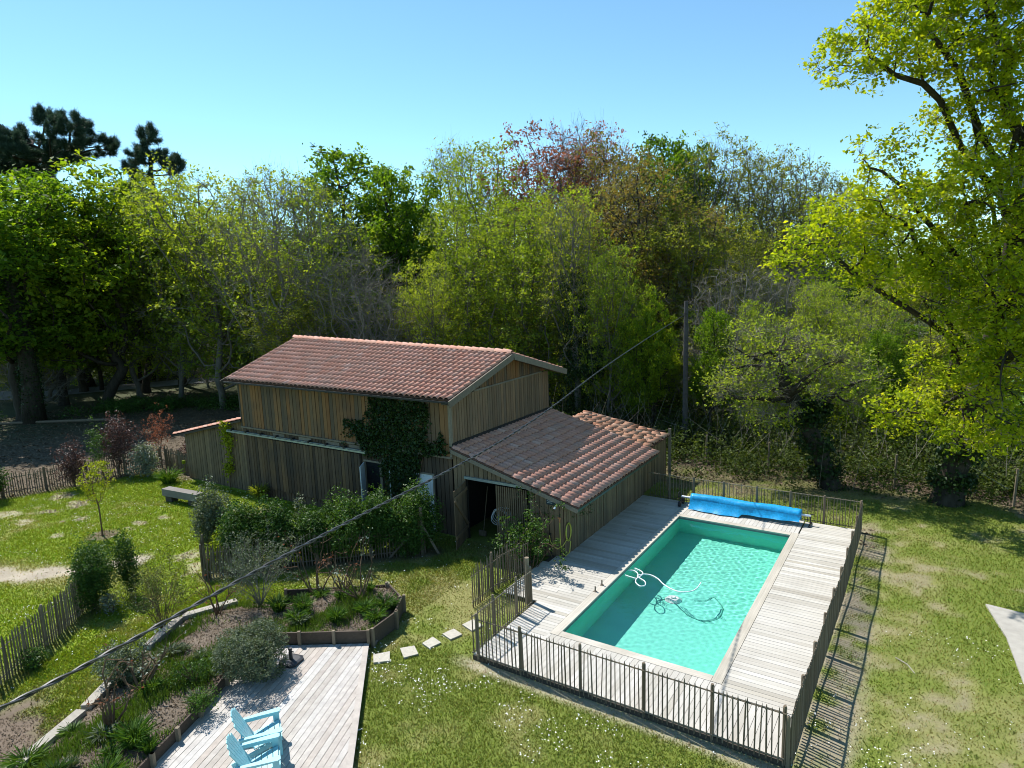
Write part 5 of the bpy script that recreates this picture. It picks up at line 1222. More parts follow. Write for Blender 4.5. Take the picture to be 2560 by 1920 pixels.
# ------------------------------------------------------------------ picket fences
PK = []
for k in range(4):
    r_ = random.Random(60 + k); pts = [(r_.uniform(-.012, .012), r_.uniform(-.012, .012), q) for q in (0, .33, .66, .94, 1.0)]
    me = MB().tube(pts, [.5, .52, .48, .44, .18], 5).mesh('picket'); me.materials.append(M_PICKET); PK.append(me)
PSM = MB().tube([(0, 0, 0), (0, 0, .97), (0, 0, 1.0)], [.5, .47, .36], 8).mesh('post'); PSM.materials.append(M_POST)
def fence(label, pts, h, post_gap, gap, pw=.030, post_r=.085, z=0.0, seed=1, rails=(.88, .12), lean=0.0, name='picket_fence', jit=.03, wave=0.0, posts=None, cat='fence', group=None, rail_w=.016, post_h=1.05):
    r = random.Random(seed); P = [Vector((*p, 0)) for p in pts]; root = thing(name, label, cat, (*pts[0], z), group)
    def gzz(p): return z if z is not None and z != 'g' else float(gz(p.x, p.y))
    tot = sum((b - a).length for a, b in zip(P[:-1], P[1:]))
    def at(s):
        for a, b in zip(P[:-1], P[1:]):
            L = (b - a).length
            if s <= L + 1e-6: return a.lerp(b, s / L), (b - a).normalized()
            s -= L
        return P[-1], (P[-1] - P[-2]).normalized()
    ss = posts if posts is not None else [i * tot / max(1, round(tot / post_gap)) for i in range(round(tot / post_gap) + 1)]
    for s in ss:
        p, d = at(s); o = bpy.data.objects.new('post', PSM); n = Vector((-d.y, d.x, 0))
        o.matrix_basis = Matrix.Translation(p + n * .05 + Vector((0, 0, gzz(p) - .1))) @ Matrix.Rotation(r.gauss(0, .012), 4, 'X') @ Matrix.Diagonal((post_r * r.uniform(.9, 1.1), post_r * r.uniform(.9, 1.1), h * post_h + .1, 1)); link(o, root)
    s = gap * .6
    while s < tot:
        p, d = at(s); hh = h * (1 + r.uniform(-jit, jit)) + wave * math.sin(s * 1.7); o = bpy.data.objects.new('picket', r.choice(PK))
        o.matrix_basis = Matrix.Translation(p + Vector((0, 0, gzz(p) - .02))) @ Matrix.Rotation(math.atan2(d.y, d.x), 4, 'Z') @ Matrix.Rotation(r.gauss(lean, .018), 4, 'Y') @ Matrix.Rotation(r.uniform(0, 6.28), 4, 'Z') @ Matrix.Diagonal((pw * r.uniform(.8, 1.25), pw * r.uniform(.8, 1.25), hh + .02, 1)); link(o, root)
        s += gap * r.uniform(.85, 1.15)
    for q in rails:
        line = [Vector((*p_[:2], gzz(p_) + h * q + wave * .8 * math.sin(s_ * 1.7))) for p_, s_ in ((at(s_)[0], s_) for s_ in np.linspace(0, tot, max(2, int(tot / .5))))]
        obj('rail', MB().tube(line, rail_w, 5), M_PICKET, root)
    return root
PZ = -.06
fence('dark picket fence along the lawn end of the pool deck', [(-9.12, 12.08), (-1.93, 12.08)], 1.12, 1.3, .108, z=PZ, seed=1, posts=[.02, 1.27, 2.84, 4.34, 5.79, 7.15], rails=(.93, .08))
fence('long picket fence between the pool deck and the right lawn', [(-1.84, 12.10), (-1.80, 16), (-1.76, 19.5), (-1.80, 25.18)], 1.06, 1.45, .098, pw=.042, z=PZ, seed=2, wave=.035, rails=(.93, .10), rail_w=.02, post_h=.97)
fence('thin picket fence behind the blue cover roller', [(-1.82, 25.25), (-9.7, 25.32)], 1.05, 1.15, .108, z=PZ, seed=3, pw=.024, rails=(.97, .06), posts=[.02, 1.2, 2.35, 3.55, 4.8, 6.0, 7.0], post_r=.09)
fence('picket fence beside the stepping stones at the deck entrance', [(-9.26, 12.1), (-9.28, 15.12)], 1.10, 1.0, .105, z=PZ, seed=4, posts=[1.05, 2.2, 2.98], rails=(.93, .08))
fence('picket fence overgrown by the rose at the deck entrance', [(-10.76, 14.15), (-10.80, 17.9)], 1.20, 1.2, .095, z=-.14, seed=5, posts=[1.12, 3.2], rails=(.80, .15), jit=.08, pw=.036)
fence('open picket gate swung against the rose', [(-10.70, 15.35), (-10.40, 16.75)], 1.05, 9, .10, z=-.05, seed=6, posts=[], rails=(.95, .12), name='picket_gate', cat='gate', jit=.015)
gp = obj('gate_post', MB().tube([(-9.47, 15.12, -.1), (-9.47, 15.12, 1.30)], .065, 8), M_POST); tag(gp, 'stout wooden post at the deck entrance', 'post')
fence('picket fence beneath the long hedge', [(-19.75, 11.55), (-17.9, 13.3), (-16.2, 14.85), (-14.45, 16.45)], 1.12, 1.9, .10, z=-.2, seed=7, pw=.042, jit=.07, rails=(.78, .2))
fence('leaning weathered picket fence panel at the hedge corner', [(-20.9, 12.3), (-19.75, 11.55), (-19.0, 12.25)], 1.05, 9, .095, z=-.25, seed=8, pw=.045, lean=.10, jit=.08, posts=[.05], rails=(.75, .2))
fence('picket fence along the lower left lawn', [(-16.9, 2.9), (-18.69, 5.5), (-19.96, 7.26), (-21.43, 8.99)], 1.12, 2.2, .10, z=-.2, seed=9, pw=.042, jit=.05, rails=(.80, .18))
fence('picket fence between the left lawn and the leaf strewn ground', [(-38.0, 9.0), (-36.9, 12.4), (-36.0, 14.4), (-35.3, 16.7), (-34.6, 18.7)], 1.10, 1.7, .10, z=-.32, seed=10, pw=.042, jit=.06, rails=(.80, .18))
fence('short picket gate beside the side shed', [(-34.4, 18.75), (-33.2, 18.72), (-31.6, 18.5)], 1.15, 1.4, .10, z=-.32, seed=11, pw=.045, jit=.06, rails=(.80, .2), name='picket_gate', cat='gate')
fence('picket fence behind the side shed', [(-36.5, 21.2), (-32.4, 20.8)], 1.10, 1.7, .10, z=-.32, seed=12, pw=.042, rails=(.80, .2))
hp = thing('braced_post', 'tall braced wooden post at the end of the hedge', 'post', (-14.48, 16.35, -.2))
obj('upright', MB().tube([(-14.48, 16.35, -.3), (-14.46, 16.37, 1.55)], .06, 8), M_POST, hp)
for e in ((-15.35, 15.6), (-14.0, 16.7)): obj('brace', MB().tube([(*e, -.2), (-14.47, 16.36, 1.0)], .045, 6), M_POST, hp)
# wire fence posts at the wood's edge
for i, (x_, y_) in enumerate(((-6.1, 30.8), (-1.09, 30.9), (2.9, 30.6), (-9.0, 31.0))):
    tag(obj('wire_fence_post', MB().tube([(x_, y_, -.3), (x_ + .03, y_, 1.35)], [.05, .045], 7), M_POST), 'slim grey wire fence post at the edge of the wood', 'post', 'wire fence posts at the edge of the wood')

# ------------------------------------------------------------------ hedge above the picket fence, shrubs
HG = 'shrubs of the long hedge'
hl = [(-19.3, 12.75), (-18.4, 13.55), (-17.6, 14.25), (-16.8, 14.95), (-16.0, 15.6), (-15.3, 16.15), (-14.8, 16.6)]
for i, (x_, y_) in enumerate(hl):
    shrub('hedge_shrub', ['glossy green hedge shrub beside the yellow green one', 'glossy green hedge shrub, sixth from the braced post', 'glossy green hedge shrub, fifth from the braced post', 'glossy green hedge shrub, fourth from the braced post', 'glossy green hedge shrub, third from the braced post', 'glossy green hedge shrub, second from the braced post', 'bright leaved hedge shrub beside the braced post'][i], (x_, y_, -.2), .98, .78, 1.70 + .16 * math.sin(i * 2.3), 'hedge', 15000, .085, 200 + i, group=HG, upright=True, z0=.25, openness=.5)
shrub('yellow_hedge_shrub', 'yellow green hedge shrub next to the tall grey one', (-20.0, 12.65, -.25), .55, .5, 1.35, 'lime', 2600, .08, 210, z0=.3)
shrub('tall_grey_shrub', 'tall grey green shrub at the far end of the hedge', (-21.3, 12.95, -.3), .80, .75, 1.95, 'grey', 10000, .08, 211, upright=True, z0=.15)
shrub('grey_shrub', 'small grey green shrub by the sandy patch before the barn', (-20.2, 15.0, -.3), .35, .35, 1.35, 'grey', 1300, .08, 212, upright=True)
shrub('grey_shrub', 'small grey green shrub rising behind the hedge', (-19.4, 15.3, -.3), .28, .28, 1.5, 'grey', 900, .08, 213, upright=True)
clump('round_grass_tuft', 'round pale grass tuft against the barn wall', (-25.2, 17.8, -.3), 420, .75, .42, 'olive', 214, w=.022)
woody('climbing_rose', 'thorny rose sprawling over the deck entrance fence', (-10.5, 17.0, -.15), 1.7, .75, 215, nb=9, leaf='hedge', nleaf=1500, lsize=.085, r0=.02)
shrub('rose_bush', 'leafy green rose bush between fence and shed door', (-10.9, 17.35, -.15), .75, .6, 1.55, 'hedge', 2400, .085, 216, z0=.35)
woody('shed_climber', 'leafless climber on the shed wall under the slate sign', (-10.75, 18.12, 0), 1.9, .35, 217, nb=4, leaf='ivy', nleaf=420, lsize=.08, r0=.014)
# left border
shrub('laurel_bush', 'dark green laurel bush at the picket fence corner', (-36.6, 11.6, -.32), .95, .9, 1.75, 'hedge', 3600, .11, 220)
shrub('purple_shrub', 'purple leaved shrub in front of the left picket fence', (-35.3, 14.7, -.32), .85, .8, 2.0, 'purple', 2600, .10, 221, upright=True, openness=.15)
shrub('purple_shrub', 'large purple and grey shrub behind the silver bush', (-35.4, 16.9, -.32), 1.15, 1.0, 2.6, 'purple', 4200, .10, 222, upright=True)
shrub('green_shrub', 'green leaved shrub growing into the large purple one', (-35.9, 16.3, -.32), .65, .6, 2.5, 'hedge', 1500, .09, 223, upright=True)
shrub('silver_bush', 'silver variegated bush beside the picket gate', (-33.9, 17.35, -.32), .85, .75, 1.75, 'silver', 3400, .10, 224)
shrub('red_brown_shrub', 'red brown twiggy shrub behind the picket gate', (-36.4, 19.6, -.32), .9, .8, 2.5, 'red', 1600, .08, 225, upright=True, openness=.1)
shrub('dark_low_shrub', 'dark low shrub behind the picket gate', (-34.3, 20.2, -.32), .8, .6, 1.3, 'purple', 1500, .09, 226)
clump('iris_clump', 'green iris clump at the side shed corner', (-31.6, 17.3, -.32), 260, .75, .65, 'clump', 227, w=.04)
tag(obj('yellow_flower', MB().tube([(-30.6, 17.6, -.3), (-30.6, 17.6, .72)], .008, 4).box((-30.6, 17.6, .80), (.12, .12, .16)), M_L['yellow']), 'single yellow flower on a tall stalk by the side shed', 'flower')
# young tree on the left lawn
build_tree('young_tree', 'slender young tree with yellow green leaves on the left lawn', 'tree', [((0, 0, 2.2), (.75, .75, .6)), ((-.3, .1, 2.7), (.5, .5, .4)), ((.35, 0, 2.6), (.5, .5, .5)), ((0, 0, 1.6), (.55, .55, .3))],
    [(0, 0, -.1), (.01, 0, .4), (0, .01, .8), (.02, 0, 1.2)], .028, 'yellow', 1300, .085, 230, natt=240, step=.14, kill=.16, infl=.8, tip=.004, loc=(-27.25, 12.05, -.3), cluster=4, sigma=.08, rmax=.012, bark=M_STEM)
# lower fence shrubs
shrub('evergreen_shrub', 'dark evergreen shrub straddling the lower picket fence', (-20.9, 8.75, -.25), .85, .75, 1.75, 'hedge', 11000, .07, 231, upright=True)
shrub('evergreen_shrub', 'slim dark evergreen shrub at the end of the lower picket fence', (-20.75, 9.75, -.25), .45, .45, 1.75, 'hedge', 4200, .07, 232, upright=True)
shrub('low_shrub', 'low dark shrub at the foot of the lower picket fence', (-18.9, 6.35, -.25), .5, .4, .6, 'hedge', 900, .07, 233)
shrub('variegated_shrub', 'small pale edged shrub beside the evergreen shrubs', (-20.1, 8.85, -.22), .35, .3, .7, 'silver', 520, .07, 234)

# ------------------------------------------------------------------ raised bed
bx = np.arange(-18.2, -11, .12); by = np.arange(2.8, 13.8, .12); BXg, BYg = np.meshgrid(bx, by); ins = in_poly(BXg, BYg, BED)
dl = seg_dist(BXg, BYg, [(-14.6, 3.6), (-15.65, 5.97), (-16.12, 6.66), (-17.67, 9.55), (-17.15, 11.0), (-15.85, 11.75)])
def bedz(x, y):
    d_ = seg_dist(x, y, [(-14.6, 3.6), (-15.65, 5.97), (-16.12, 6.66), (-17.67, 9.55), (-17.15, 11.0), (-15.85, 11.75)])
    return -.12 + .33 * sstep(0, 1.4, d_) + .10 * (fbm(x, y, 1.1, 4, 90) - .5)
BZ = np.where(ins, bedz(BXg, BYg), -.3)
n2 = fbm(BXg, BYg, 1.6, 4, 91); gr = sstep(.50, .60, fbm(BXg, BYg, .9, 4, 92)) * sstep(-12.2, -14.2, BXg + .25 * (BYg - 9) * 0)
bc = np.array([.15, .12, .09]) * (.6 + .85 * n2[..., None]); bc = np.where((gr > .4)[..., None], np.array([.075, .12, .03]) * (.7 + .6 * n2[..., None]), bc)
ib = np.arange(BXg.size).reshape(BXg.shape); Fb = np.stack([ib[:-1, :-1], ib[:-1, 1:], ib[1:, 1:], ib[1:, :-1]], -1).reshape(-1, 4)
Fb = Fb[ins.ravel()[Fb].sum(1) >= 2]
obj('flower_bed_soil', mesh_raw('flower_bed_soil', np.stack([BXg.ravel(), BYg.ravel(), BZ.ravel()], -1), Fb, col=bc.reshape(-1, 3), smooth=True), M_SOIL, kind='structure')
rbd = thing('raised_bed_edging', 'dark plank edging with posts around the raised flower bed', 'edging', (-13, 9.5, 0))
def plank_run(pts, z0, z1, posts=True, every=.95):
    for a, b in zip(pts[:-1], pts[1:]):
        a = Vector((*a, 0)); b = Vector((*b, 0)); d = (b - a).normalized(); n = Vector((d.y, -d.x, 0))
        obj('plank', MB().beam(a + Vector((0, 0, (z0 + z1) / 2)), b + Vector((0, 0, (z0 + z1) / 2)), .045, z1 - z0), M_PLANK, rbd)
        L = (b - a).length; k = max(1, round(L / every))
        for i in range(k + 1):
            p = a.lerp(b, i / k) + n * .06; obj('post', MB().box((p.x, p.y, (z0 + z1) / 2 + .02), (.075, .075, z1 - z0 + .08), rz=math.atan2(d.y, d.x)), M_POST, rbd)
plank_run([(-14.22, 9.80), (-11.93, 11.22)], 0.0, .32)
plank_run([(-11.91, 11.27), (-11.98, 12.25), (-12.41, 13.03)], -.15, .32)
plank_run([(-13.36, 13.50), (-12.41, 13.03)], -.15, .30)
plank_run([(-15.85, 11.77), (-13.36, 13.50)], -.15, .26)
plank_run([(-11.3, 3.1), (-12.50, 5.8), (-13.08, 7.18), (-13.60, 8.18)], 0.0, .24)
for i, (a, b) in enumerate((((-14.3, 3.0), (-15.65, 5.97)), ((-15.72, 6.1), (-16.3, 6.98)), ((-17.0, 8.2), (-17.67, 9.5)), ((-17.7, 9.6), (-17.1, 10.95)))):
    tag(obj('sleeper', MB().beam((*a, -.08), (*b, -.08), .24, .18), M_SLEEPER), ['long pale timber sleeper between the flower bed and the mulch', 'short pale timber sleeper beside the pruned shrub', 'pale timber sleeper beside the green broom', 'pale timber sleeper at the back of the flower bed'][i], 'sleeper')
bz = lambda x_, y_: float(bedz(np.array(x_), np.array(y_)))
for i, (x_, y_, h_, sp, sd_, lab) in enumerate(((-14.14, 5.9, 1.15, .6, 240, 'hard pruned brown shrub with thick stubs near the long sleeper'), (-14.88, 6.95, 1.15, .75, 241, 'twisted dark stemmed shrub behind the stubby one'), (-16.74, 10.1, 1.35, .45, 242, 'upright bare shrub by the back sleeper'),
        (-15.04, 12.2, 1.35, .6, 243, 'bare branched shrub in the middle of the raised bed'), (-13.6, 12.55, 1.35, .7, 244, 'bare branched shrub near the corner of the raised bed'), (-14.3, 12.6, 1.1, .7, 245, 'low spreading bare shrub between the taller bare ones'))):
    woody('pruned_shrub', lab, (x_, y_, bz(x_, y_)), h_, sp, sd_, nb=6, leaf='silver' if i in (4, 1) else 'red', nleaf=110 if i in (4, 1) else 40, lsize=.07, r0=.038 if i in (0, 1) else .03, sub=2, mat=M_STEM, group='pruned shrubs of the flower bed')
shrub('round_grey_shrub', 'dense round grey green shrub overhanging the terrace', (-13.32, 8.72, -.06), .98, .88, 1.08, 'grey', 22000, .05, 250, z0=.1, clump=8, openness=.6)
shrub('olive_leaf_shrub', 'loose olive leaved shrub beside the green slope', (-15.85, 7.0, .0), .75, .55, 1.0, 'grey', 5200, .06, 251)
shrub('dark_shrub', 'dark low shrub under the round grey one', (-14.0, 7.7, .12), .55, .5, .65, 'hedge', 1500, .055, 252)
shrub('edge_shrub', 'small green shrub spilling over the terrace plank', (-13.05, 7.25, .15), .42, .4, .42, 'clump', 1100, .045, 253)
woody('green_broom', 'feathery green broom at the edge of the lawn', (-17.75, 9.05, -.1), 1.5, .45, 254, nb=22, leaf='broom', nleaf=3000, lsize=.05, r0=.012, sub=4, mat=M_STEM)
woody('grey_broom', 'grey feathery shrub above the raised bed', (-16.2, 11.1, .05), 1.65, .5, 255, nb=26, leaf='grey', nleaf=4200, lsize=.05, r0=.012, sub=4, mat=M_BARKL)
for i, (x_, y_, h_, s_, lf_, lab) in enumerate(((-12.85, 12.0, .35, .32, 'clump', 'round grass tuft in the corner of the raised bed'), (-13.2, 11.3, .38, .28, 'clump', 'fern like tuft beside the raised bed plank'), (-14.4, 11.2, .42, .32, 'clump', 'tall green tuft in the middle of the raised bed'), (-14.15, 10.75, .36, .35, 'clump', 'leafy tuft near the round grey shrub'),
        (-12.55, 12.5, .34, .38, 'hedge', 'dark leafy clump by the raised bed corner post'), (-12.35, 11.9, .28, .35, 'clump', 'spreading leafy clump against the right plank'), (-15.1, 10.9, .42, .35, 'hedge', 'dark tuft beneath the grey feathery shrub'), (-13.1, 5.85, .50, .40, 'clump', 'bushy green clump beside the pruned stubs'), (-14.9, 4.6, .35, .4, 'clump', 'low green clump beside the long sleeper'), (-12.6, 5.0, .34, .4, 'clump', 'grassy clump along the terrace plank'))):
    clump('bed_plant', lab, (x_, y_, bz(x_, y_)), 230, h_, s_, lf_, 260 + i, w=.03, group='small plants of the flower bed')
# grass on the green slope of the bed
rg = np.random.default_rng(33); x = rg.uniform(-17.6, -11.5, 90000); y = rg.uniform(3.2, 13.2, 90000)
ok = in_poly(x, y, BED) & (fbm(x, y, .9, 4, 92) + .06 * rg.normal(size=len(x)) > .515); x, y = x[ok], y[ok]; m = len(x); z = bedz(x, y)
h = rg.uniform(.05, .20, m); a = rg.uniform(0, 6.28, m); w = rg.uniform(.006, .014, m)
V = np.stack([np.stack([x - np.cos(a) * w, y - np.sin(a) * w, z], -1), np.stack([x + np.cos(a) * w, y + np.sin(a) * w, z], -1), np.stack([x + rg.normal(0, .05, m), y + rg.normal(0, .05, m), z + h], -1)], 1).reshape(-1, 3)
cg = np.array([.085, .15, .025]) * (.6 + .8 * rg.random((m, 1)))
tag(obj('bed_grass', mesh_raw('bed_grass', V, np.arange(len(V)).reshape(-1, 3), col=np.repeat(cg, 3, 0)), M_GRASS), 'long fresh grass growing through the flower bed', 'grass', kind='stuff')

rl2 = np.random.default_rng(44); n_ = 30000; x = rl2.uniform(-17.7, -11.4, n_); y = rl2.uniform(3.0, 13.4, n_); ok = in_poly(x, y, BED) | in_poly(x, y, [(-18.4, 2.5), (-14.3, 2.5), (-15.7, 5.9), (-17.0, 5.4)]); x, y = x[ok], y[ok]; n_ = len(x)
inb = in_poly(x, y, BED); z = np.where(inb, bedz(x, y), gz(x, y)) + .012
V, T = leaf_quads(np.stack([x, y, z], -1), .055, rl2, up=2.0, ratio=.4)
tag(obj('bark_mulch', quad_mesh('bark_mulch', V, T), M_L['litter']), 'bark chips and dead leaves over the flower bed earth', 'mulch', kind='stuff')
rw2 = random.Random(5)
for i in range(44):
    x_ = rw2.uniform(-17.2, -12.0); y_ = rw2.uniform(4.0, 13.0)
    if not in_poly(np.array(x_), np.array(y_), BED): continue
    wk_ = rw2.choice(['clump', 'hedge', 'grey']); wl2 = {'clump': 'fresh green', 'hedge': 'dark green', 'grey': 'grey green'}[wk_] + ' weed ' + ('in the raised bed corner' if y_ > 10.3 else 'on the flower bed slope' if y_ > 7 else 'beside the long sleeper')
    clump('bed_weed', 'small ' + wl2, (x_, y_, bz(x_, y_)), 150, rw2.uniform(.15, .32), rw2.uniform(.18, .32), wk_, 300 + i, w=.026, group='small weeds of the flower bed')
# ================================================================== FURNITURE AND SMALL THINGS
# bench of one heavy beam
be = thing('beam_bench', 'heavy weathered beam bench on two blocks on the left lawn', 'bench', (-27.9, 15.75, -.3))
ba, bb_ = Vector((-29.05, 15.75, 0)), Vector((-26.85, 15.95, 0)); brz = math.atan2(bb_.y - ba.y, bb_.x - ba.x)
obj('seat', MB().box(((ba.x + bb_.x) / 2, (ba.y + bb_.y) / 2, .12), (2.3, .40, .32), rz=brz), M_BENCH, be)
for q in (.14, .84): c = ba.lerp(bb_, q); obj('leg', MB().box((c.x, c.y, -.19), (.42, .32, .30), rz=brz), M_DARKWOOD, be)

# garden chairs
def chair(label, loc, rz):
    root = thing('adirondack_chair', label, 'chair', (0, 0, 0), 'turquoise chairs on the terrace'); INV[root.name] = Matrix.Identity(4)
    for i in range(5):                         # seat slats, front to back
        x_ = .36 - i * .105; zc = .375 - i * .028; obj('seat_slat', MB().box((x_, 0, zc), (.092, .54, .022), M=Matrix.Rotation(math.radians(-15), 4, 'Y')), M_CHAIR, root)
    obj('front_slat', MB().box((.425, 0, .335), (.022, .54, .09)), M_CHAIR, root)
    for i in range(6):                         # fan shaped back
        t = (i - 2.5) / 2.5; top = .98 - .10 * t * t; a = Vector((-.10, t * .20, .27)); b_ = Vector((-.10 - (top - .27) * .50, t * .275, top))
        obj('back_slat', MB().beam(a, b_, .085, .02, up=(1, 0, .5)), M_CHAIR, root)
    obj('back_brace', MB().beam((-.30, -.29, .56), (-.30, .29, .56), .03, .05).beam((-.17, -.26, .34), (-.17, .26, .34), .03, .05), M_CHAIR, root)
    for s in (-1, 1):
        am = MB().prism([(-.36, s * .29), (.10, s * .285), (.42, s * .27), (.45, s * .30), (.45, s * .38), (.40, s * .41), (.10, s * .39), (-.36, s * .345)][::s], .548, .575)
        obj('arm', am, M_CHAIR, root)
        obj('arm_skirt', MB().box((.05, s * .315, .515), (.72, .02, .06)), M_CHAIR, root)
        obj('front_leg', MB().prism([(.30, s * .30), (.42, s * .30), (.42, s * .325), (.30, s * .325)][::s], 0, .548), M_CHAIR, root)
        obj('rear_leg', MB().beam((.40, s * .275, .33), (-.52, s * .275, .03), .025, .10), M_CHAIR, root)
    root.location = loc; root.rotation_euler = (0, 0, rz); return root
chair('turquoise slatted garden chair nearer the black parasol base', (-10.98, 7.18, 0), math.atan2(.82, .57))
chair('turquoise slatted garden chair farther from the black parasol base', (-10.36, 6.66, 0), math.atan2(.80, .60))
# parasol base
ub = thing('parasol_base', 'black square parasol base with short tube standing on the terrace', 'parasol base', (-13.0, 9.6, 0))
Mu = Matrix.Translation((-13.0, 9.6, 0)) @ Matrix.Rotation(math.radians(12), 4, 'Z')
o8 = [(-.25, -.16), (-.16, -.25), (.16, -.25), (.25, -.16), (.25, .16), (.16, .25), (-.16, .25), (-.25, .16)]
pb = MB().prism(o8, .0, .055); pb.add([(x_, y_, .055) for x_, y_ in o8] + [(x_ * .75, y_ * .75, .075) for x_, y_ in o8], [tuple(range(8, 16))] + [(i, (i + 1) % 8, 8 + (i + 1) % 8, 8 + i) for i in range(8)])
obj('base_plate', pb, M_BLACKPLASTIC, ub, M=Mu)
obj('tube', MB().tube([(0, 0, .07), (0, 0, .36)], [.045, .04], 12).tube([(0, 0, .33), (0, 0, .37)], .05, 12).tube([(.04, 0, .28), (.10, 0, .28)], .015, 6), M_BLACKPLASTIC, ub, M=Mu)

# cover roller
cr = thing('pool_cover_roller', 'blue pool cover rolled on a wheeled aluminium roller', 'pool cover', (-5.7, 24.72, 0))
yc, zc = 24.72, .36
nseg, nl_ = 18, 40; V = []; F = []; rv = np.random.default_rng(4)
for i in range(nl_ + 1):
    x_ = -7.72 + 4.02 * i / nl_
    for j in range(nseg):
        t = 2 * math.pi * j / nseg; rr_ = .20 + .012 * math.sin(x_ * 3 + t * 2) + .006 * rv.normal(); V.append((x_, yc + rr_ * math.cos(t), zc + rr_ * math.sin(t)))
for i in range(nl_):
    for j in range(nseg): F.append((i * nseg + j, i * nseg + (j + 1) % nseg, (i + 1) * nseg + (j + 1) % nseg, (i + 1) * nseg + j))
F += [tuple(range(nseg))[::-1], tuple(nl_ * nseg + j for j in range(nseg))]
obj('rolled_cover', mesh_raw('rolled_cover', V, F, smooth=True), M_COVER, cr)
V = []; F = []                                   # loose flap hanging on the pool side
for i in range(nl_ + 1):
    u_ = i / nl_; x_ = -7.72 + 4.0 * u_; fo = .02 * math.sin(x_ * 9) + .03 * math.sin(x_ * 3.1)
    low = .02 if u_ < .5 else .10 + .12 * (u_ - .5)
    for q in range(7):
        t = q / 6; yq = yc - .205 - (.16 * t + .10 * t * t) * (1.0 if u_ < .5 else .5) + fo * t; V.append((x_, yq, zc + .02 + (low - zc) * (t ** .8)))
for i in range(nl_):
    for q in range(6): F.append((i * 7 + q, i * 7 + q + 1, (i + 1) * 7 + q + 1, (i + 1) * 7 + q))
obj('cover_flap', mesh_raw('cover_flap', V, F, smooth=True), M_COVER, cr)
obj('axle', MB().tube([(-8.12, yc, zc), (-3.38, yc, zc)], .045, 10), M_ALU, cr)
obj('stand', MB().tube([(-3.40, yc, zc), (-3.40, yc, .05)], .025, 8).tube([(-3.40, yc - .22, .05), (-3.40, yc + .22, .05)], .022, 8).tube([(-3.40, yc, .42), (-3.28, yc, .42)], .02, 6), M_IRON, cr)
obj('stand', MB().tube([(-8.12, yc, zc), (-8.12, yc - .02, .12)], .028, 8).tube([(-8.12, yc - .22, .12), (-8.12, yc + .22, .12)], .024, 8).tube([(-8.12, yc - .2, .12), (-8.12, yc, .40), (-8.12, yc + .2, .12)], .016, 6), M_IRON, cr)
for q in (-.22, .22):
    wh = MB().tube([(-8.17, yc + q, .115), (-8.09, yc + q, .115)], .115, 16).tube([(-8.185, yc + q, .115), (-8.075, yc + q, .115)], .045, 10); obj('wheel', wh, M_IRON, cr)
    obj('caster', MB().tube([(-3.43, yc + q, .035), (-3.37, yc + q, .035)], .035, 10), M_IRON, cr)
hwp = [(-8.22 , yc + .12 * math.cos(t), .42 + .12 * math.sin(t)) for t in np.linspace(0, 6.283, 16)]
obj('hand_wheel', MB().tube(hwp, .012, 5, cap=False).tube([(-8.22, yc - .12, .42), (-8.22, yc + .12, .42)], .01, 5).tube([(-8.22, yc, .30), (-8.22, yc, .54)], .01, 5), M_IRON, cr)

# floating hose and cleaner
def smooth_path(pts, n=10):
    P = [Vector(p) for p in pts]; o = []
    for i in range(len(P) - 1):
        p0, p1, p2, p3 = P[max(i - 1, 0)], P[i], P[i + 1], P[min(i + 2, len(P) - 1)]
        for k in range(n):
            t = k / n; o.append(.5 * ((2 * p1) + (p2 - p0) * t + (2 * p0 - 5 * p1 + 4 * p2 - p3) * t * t + (3 * p1 - p0 - 3 * p2 + p3) * t ** 3))
    return o + [P[-1]]
def onw(zx, zy, z=WZ + .015): p = ground_at(1400 + zx * .31646, 1395 + zy * .31646, z); return (p[0], p[1], z)
H1 = [onw(540, 98), onw(585, 100), onw(615, 125), onw(608, 160), (onw(560, 150)), onw(515, 135)]
H2 = [onw(590, 80), onw(635, 100), onw(655, 122), onw(632, 148), onw(604, 165), onw(600, 195), onw(635, 222), onw(672, 215), onw(670, 185), onw(630, 158), onw(612, 140), onw(660, 128), onw(720, 135), onw(775, 165), onw(810, 200), onw(870, 240), onw(950, 268), onw(1040, 262), onw(1085, 235), onw(1115, 192)]
tag(obj('floating_hose', MB().tube(smooth_path(H1), .017, 6).tube(smooth_path(H2), .017, 6), M_WHITEHOSE), 'white cleaner hose looping on the pool surface', 'hose')
fz = DEP + .03
def onf(x_, y_, z=fz): return (x_, y_, z)
pc_ = tag(obj('pool_cleaner', MB().tube([(-6.30, 18.45, DEP + .02), (-6.30, 18.45, DEP + .14)], [.26, .17], 14).tube([(-6.30, 18.45, DEP + .14), (-6.30, 18.45, DEP + .22)], [.10, .07], 10), M_WHITEHOSE), 'pale round cleaner lying on the pool floor', 'pool cleaner')
def onfloor(zx, zy, z=DEP + .04):      # through the water: refract the line of sight
    u, v = 1400 + zx * .31646, 1395 + zy * .31646; D = unit(ray(u, v)); p = ground_at(u, v, WZ); c = -D[2]; e = 1 / 1.33
    q = e * D + np.array([0, 0, e * c - math.sqrt(1 - e * e * (1 - c * c))]); return tuple(p + q * (z - WZ) / q[2])
H3 = [onfloor(1060, 335), onfloor(1150, 335), onfloor(1210, 310), onfloor(1255, 350), onfloor(1282, 400), onfloor(1250, 470), onfloor(1140, 497), onfloor(1030, 460), onfloor(960, 410), onfloor(910, 360), onfloor(850, 330), onfloor(800, 325)]
sh_ = tag(obj('hose_shadow_loop', MB().tube(smooth_path(H3), .016, 6), plain('hose_shadow_green', (.09, .42, .34))), 'dark hose curving over the pool floor beside the cleaner', 'hose')  # dark tube laid on the floor in place of the floating hose's shadow

for q_ in (pc_, sh_): q_.cycles.is_caustics_receiver = True

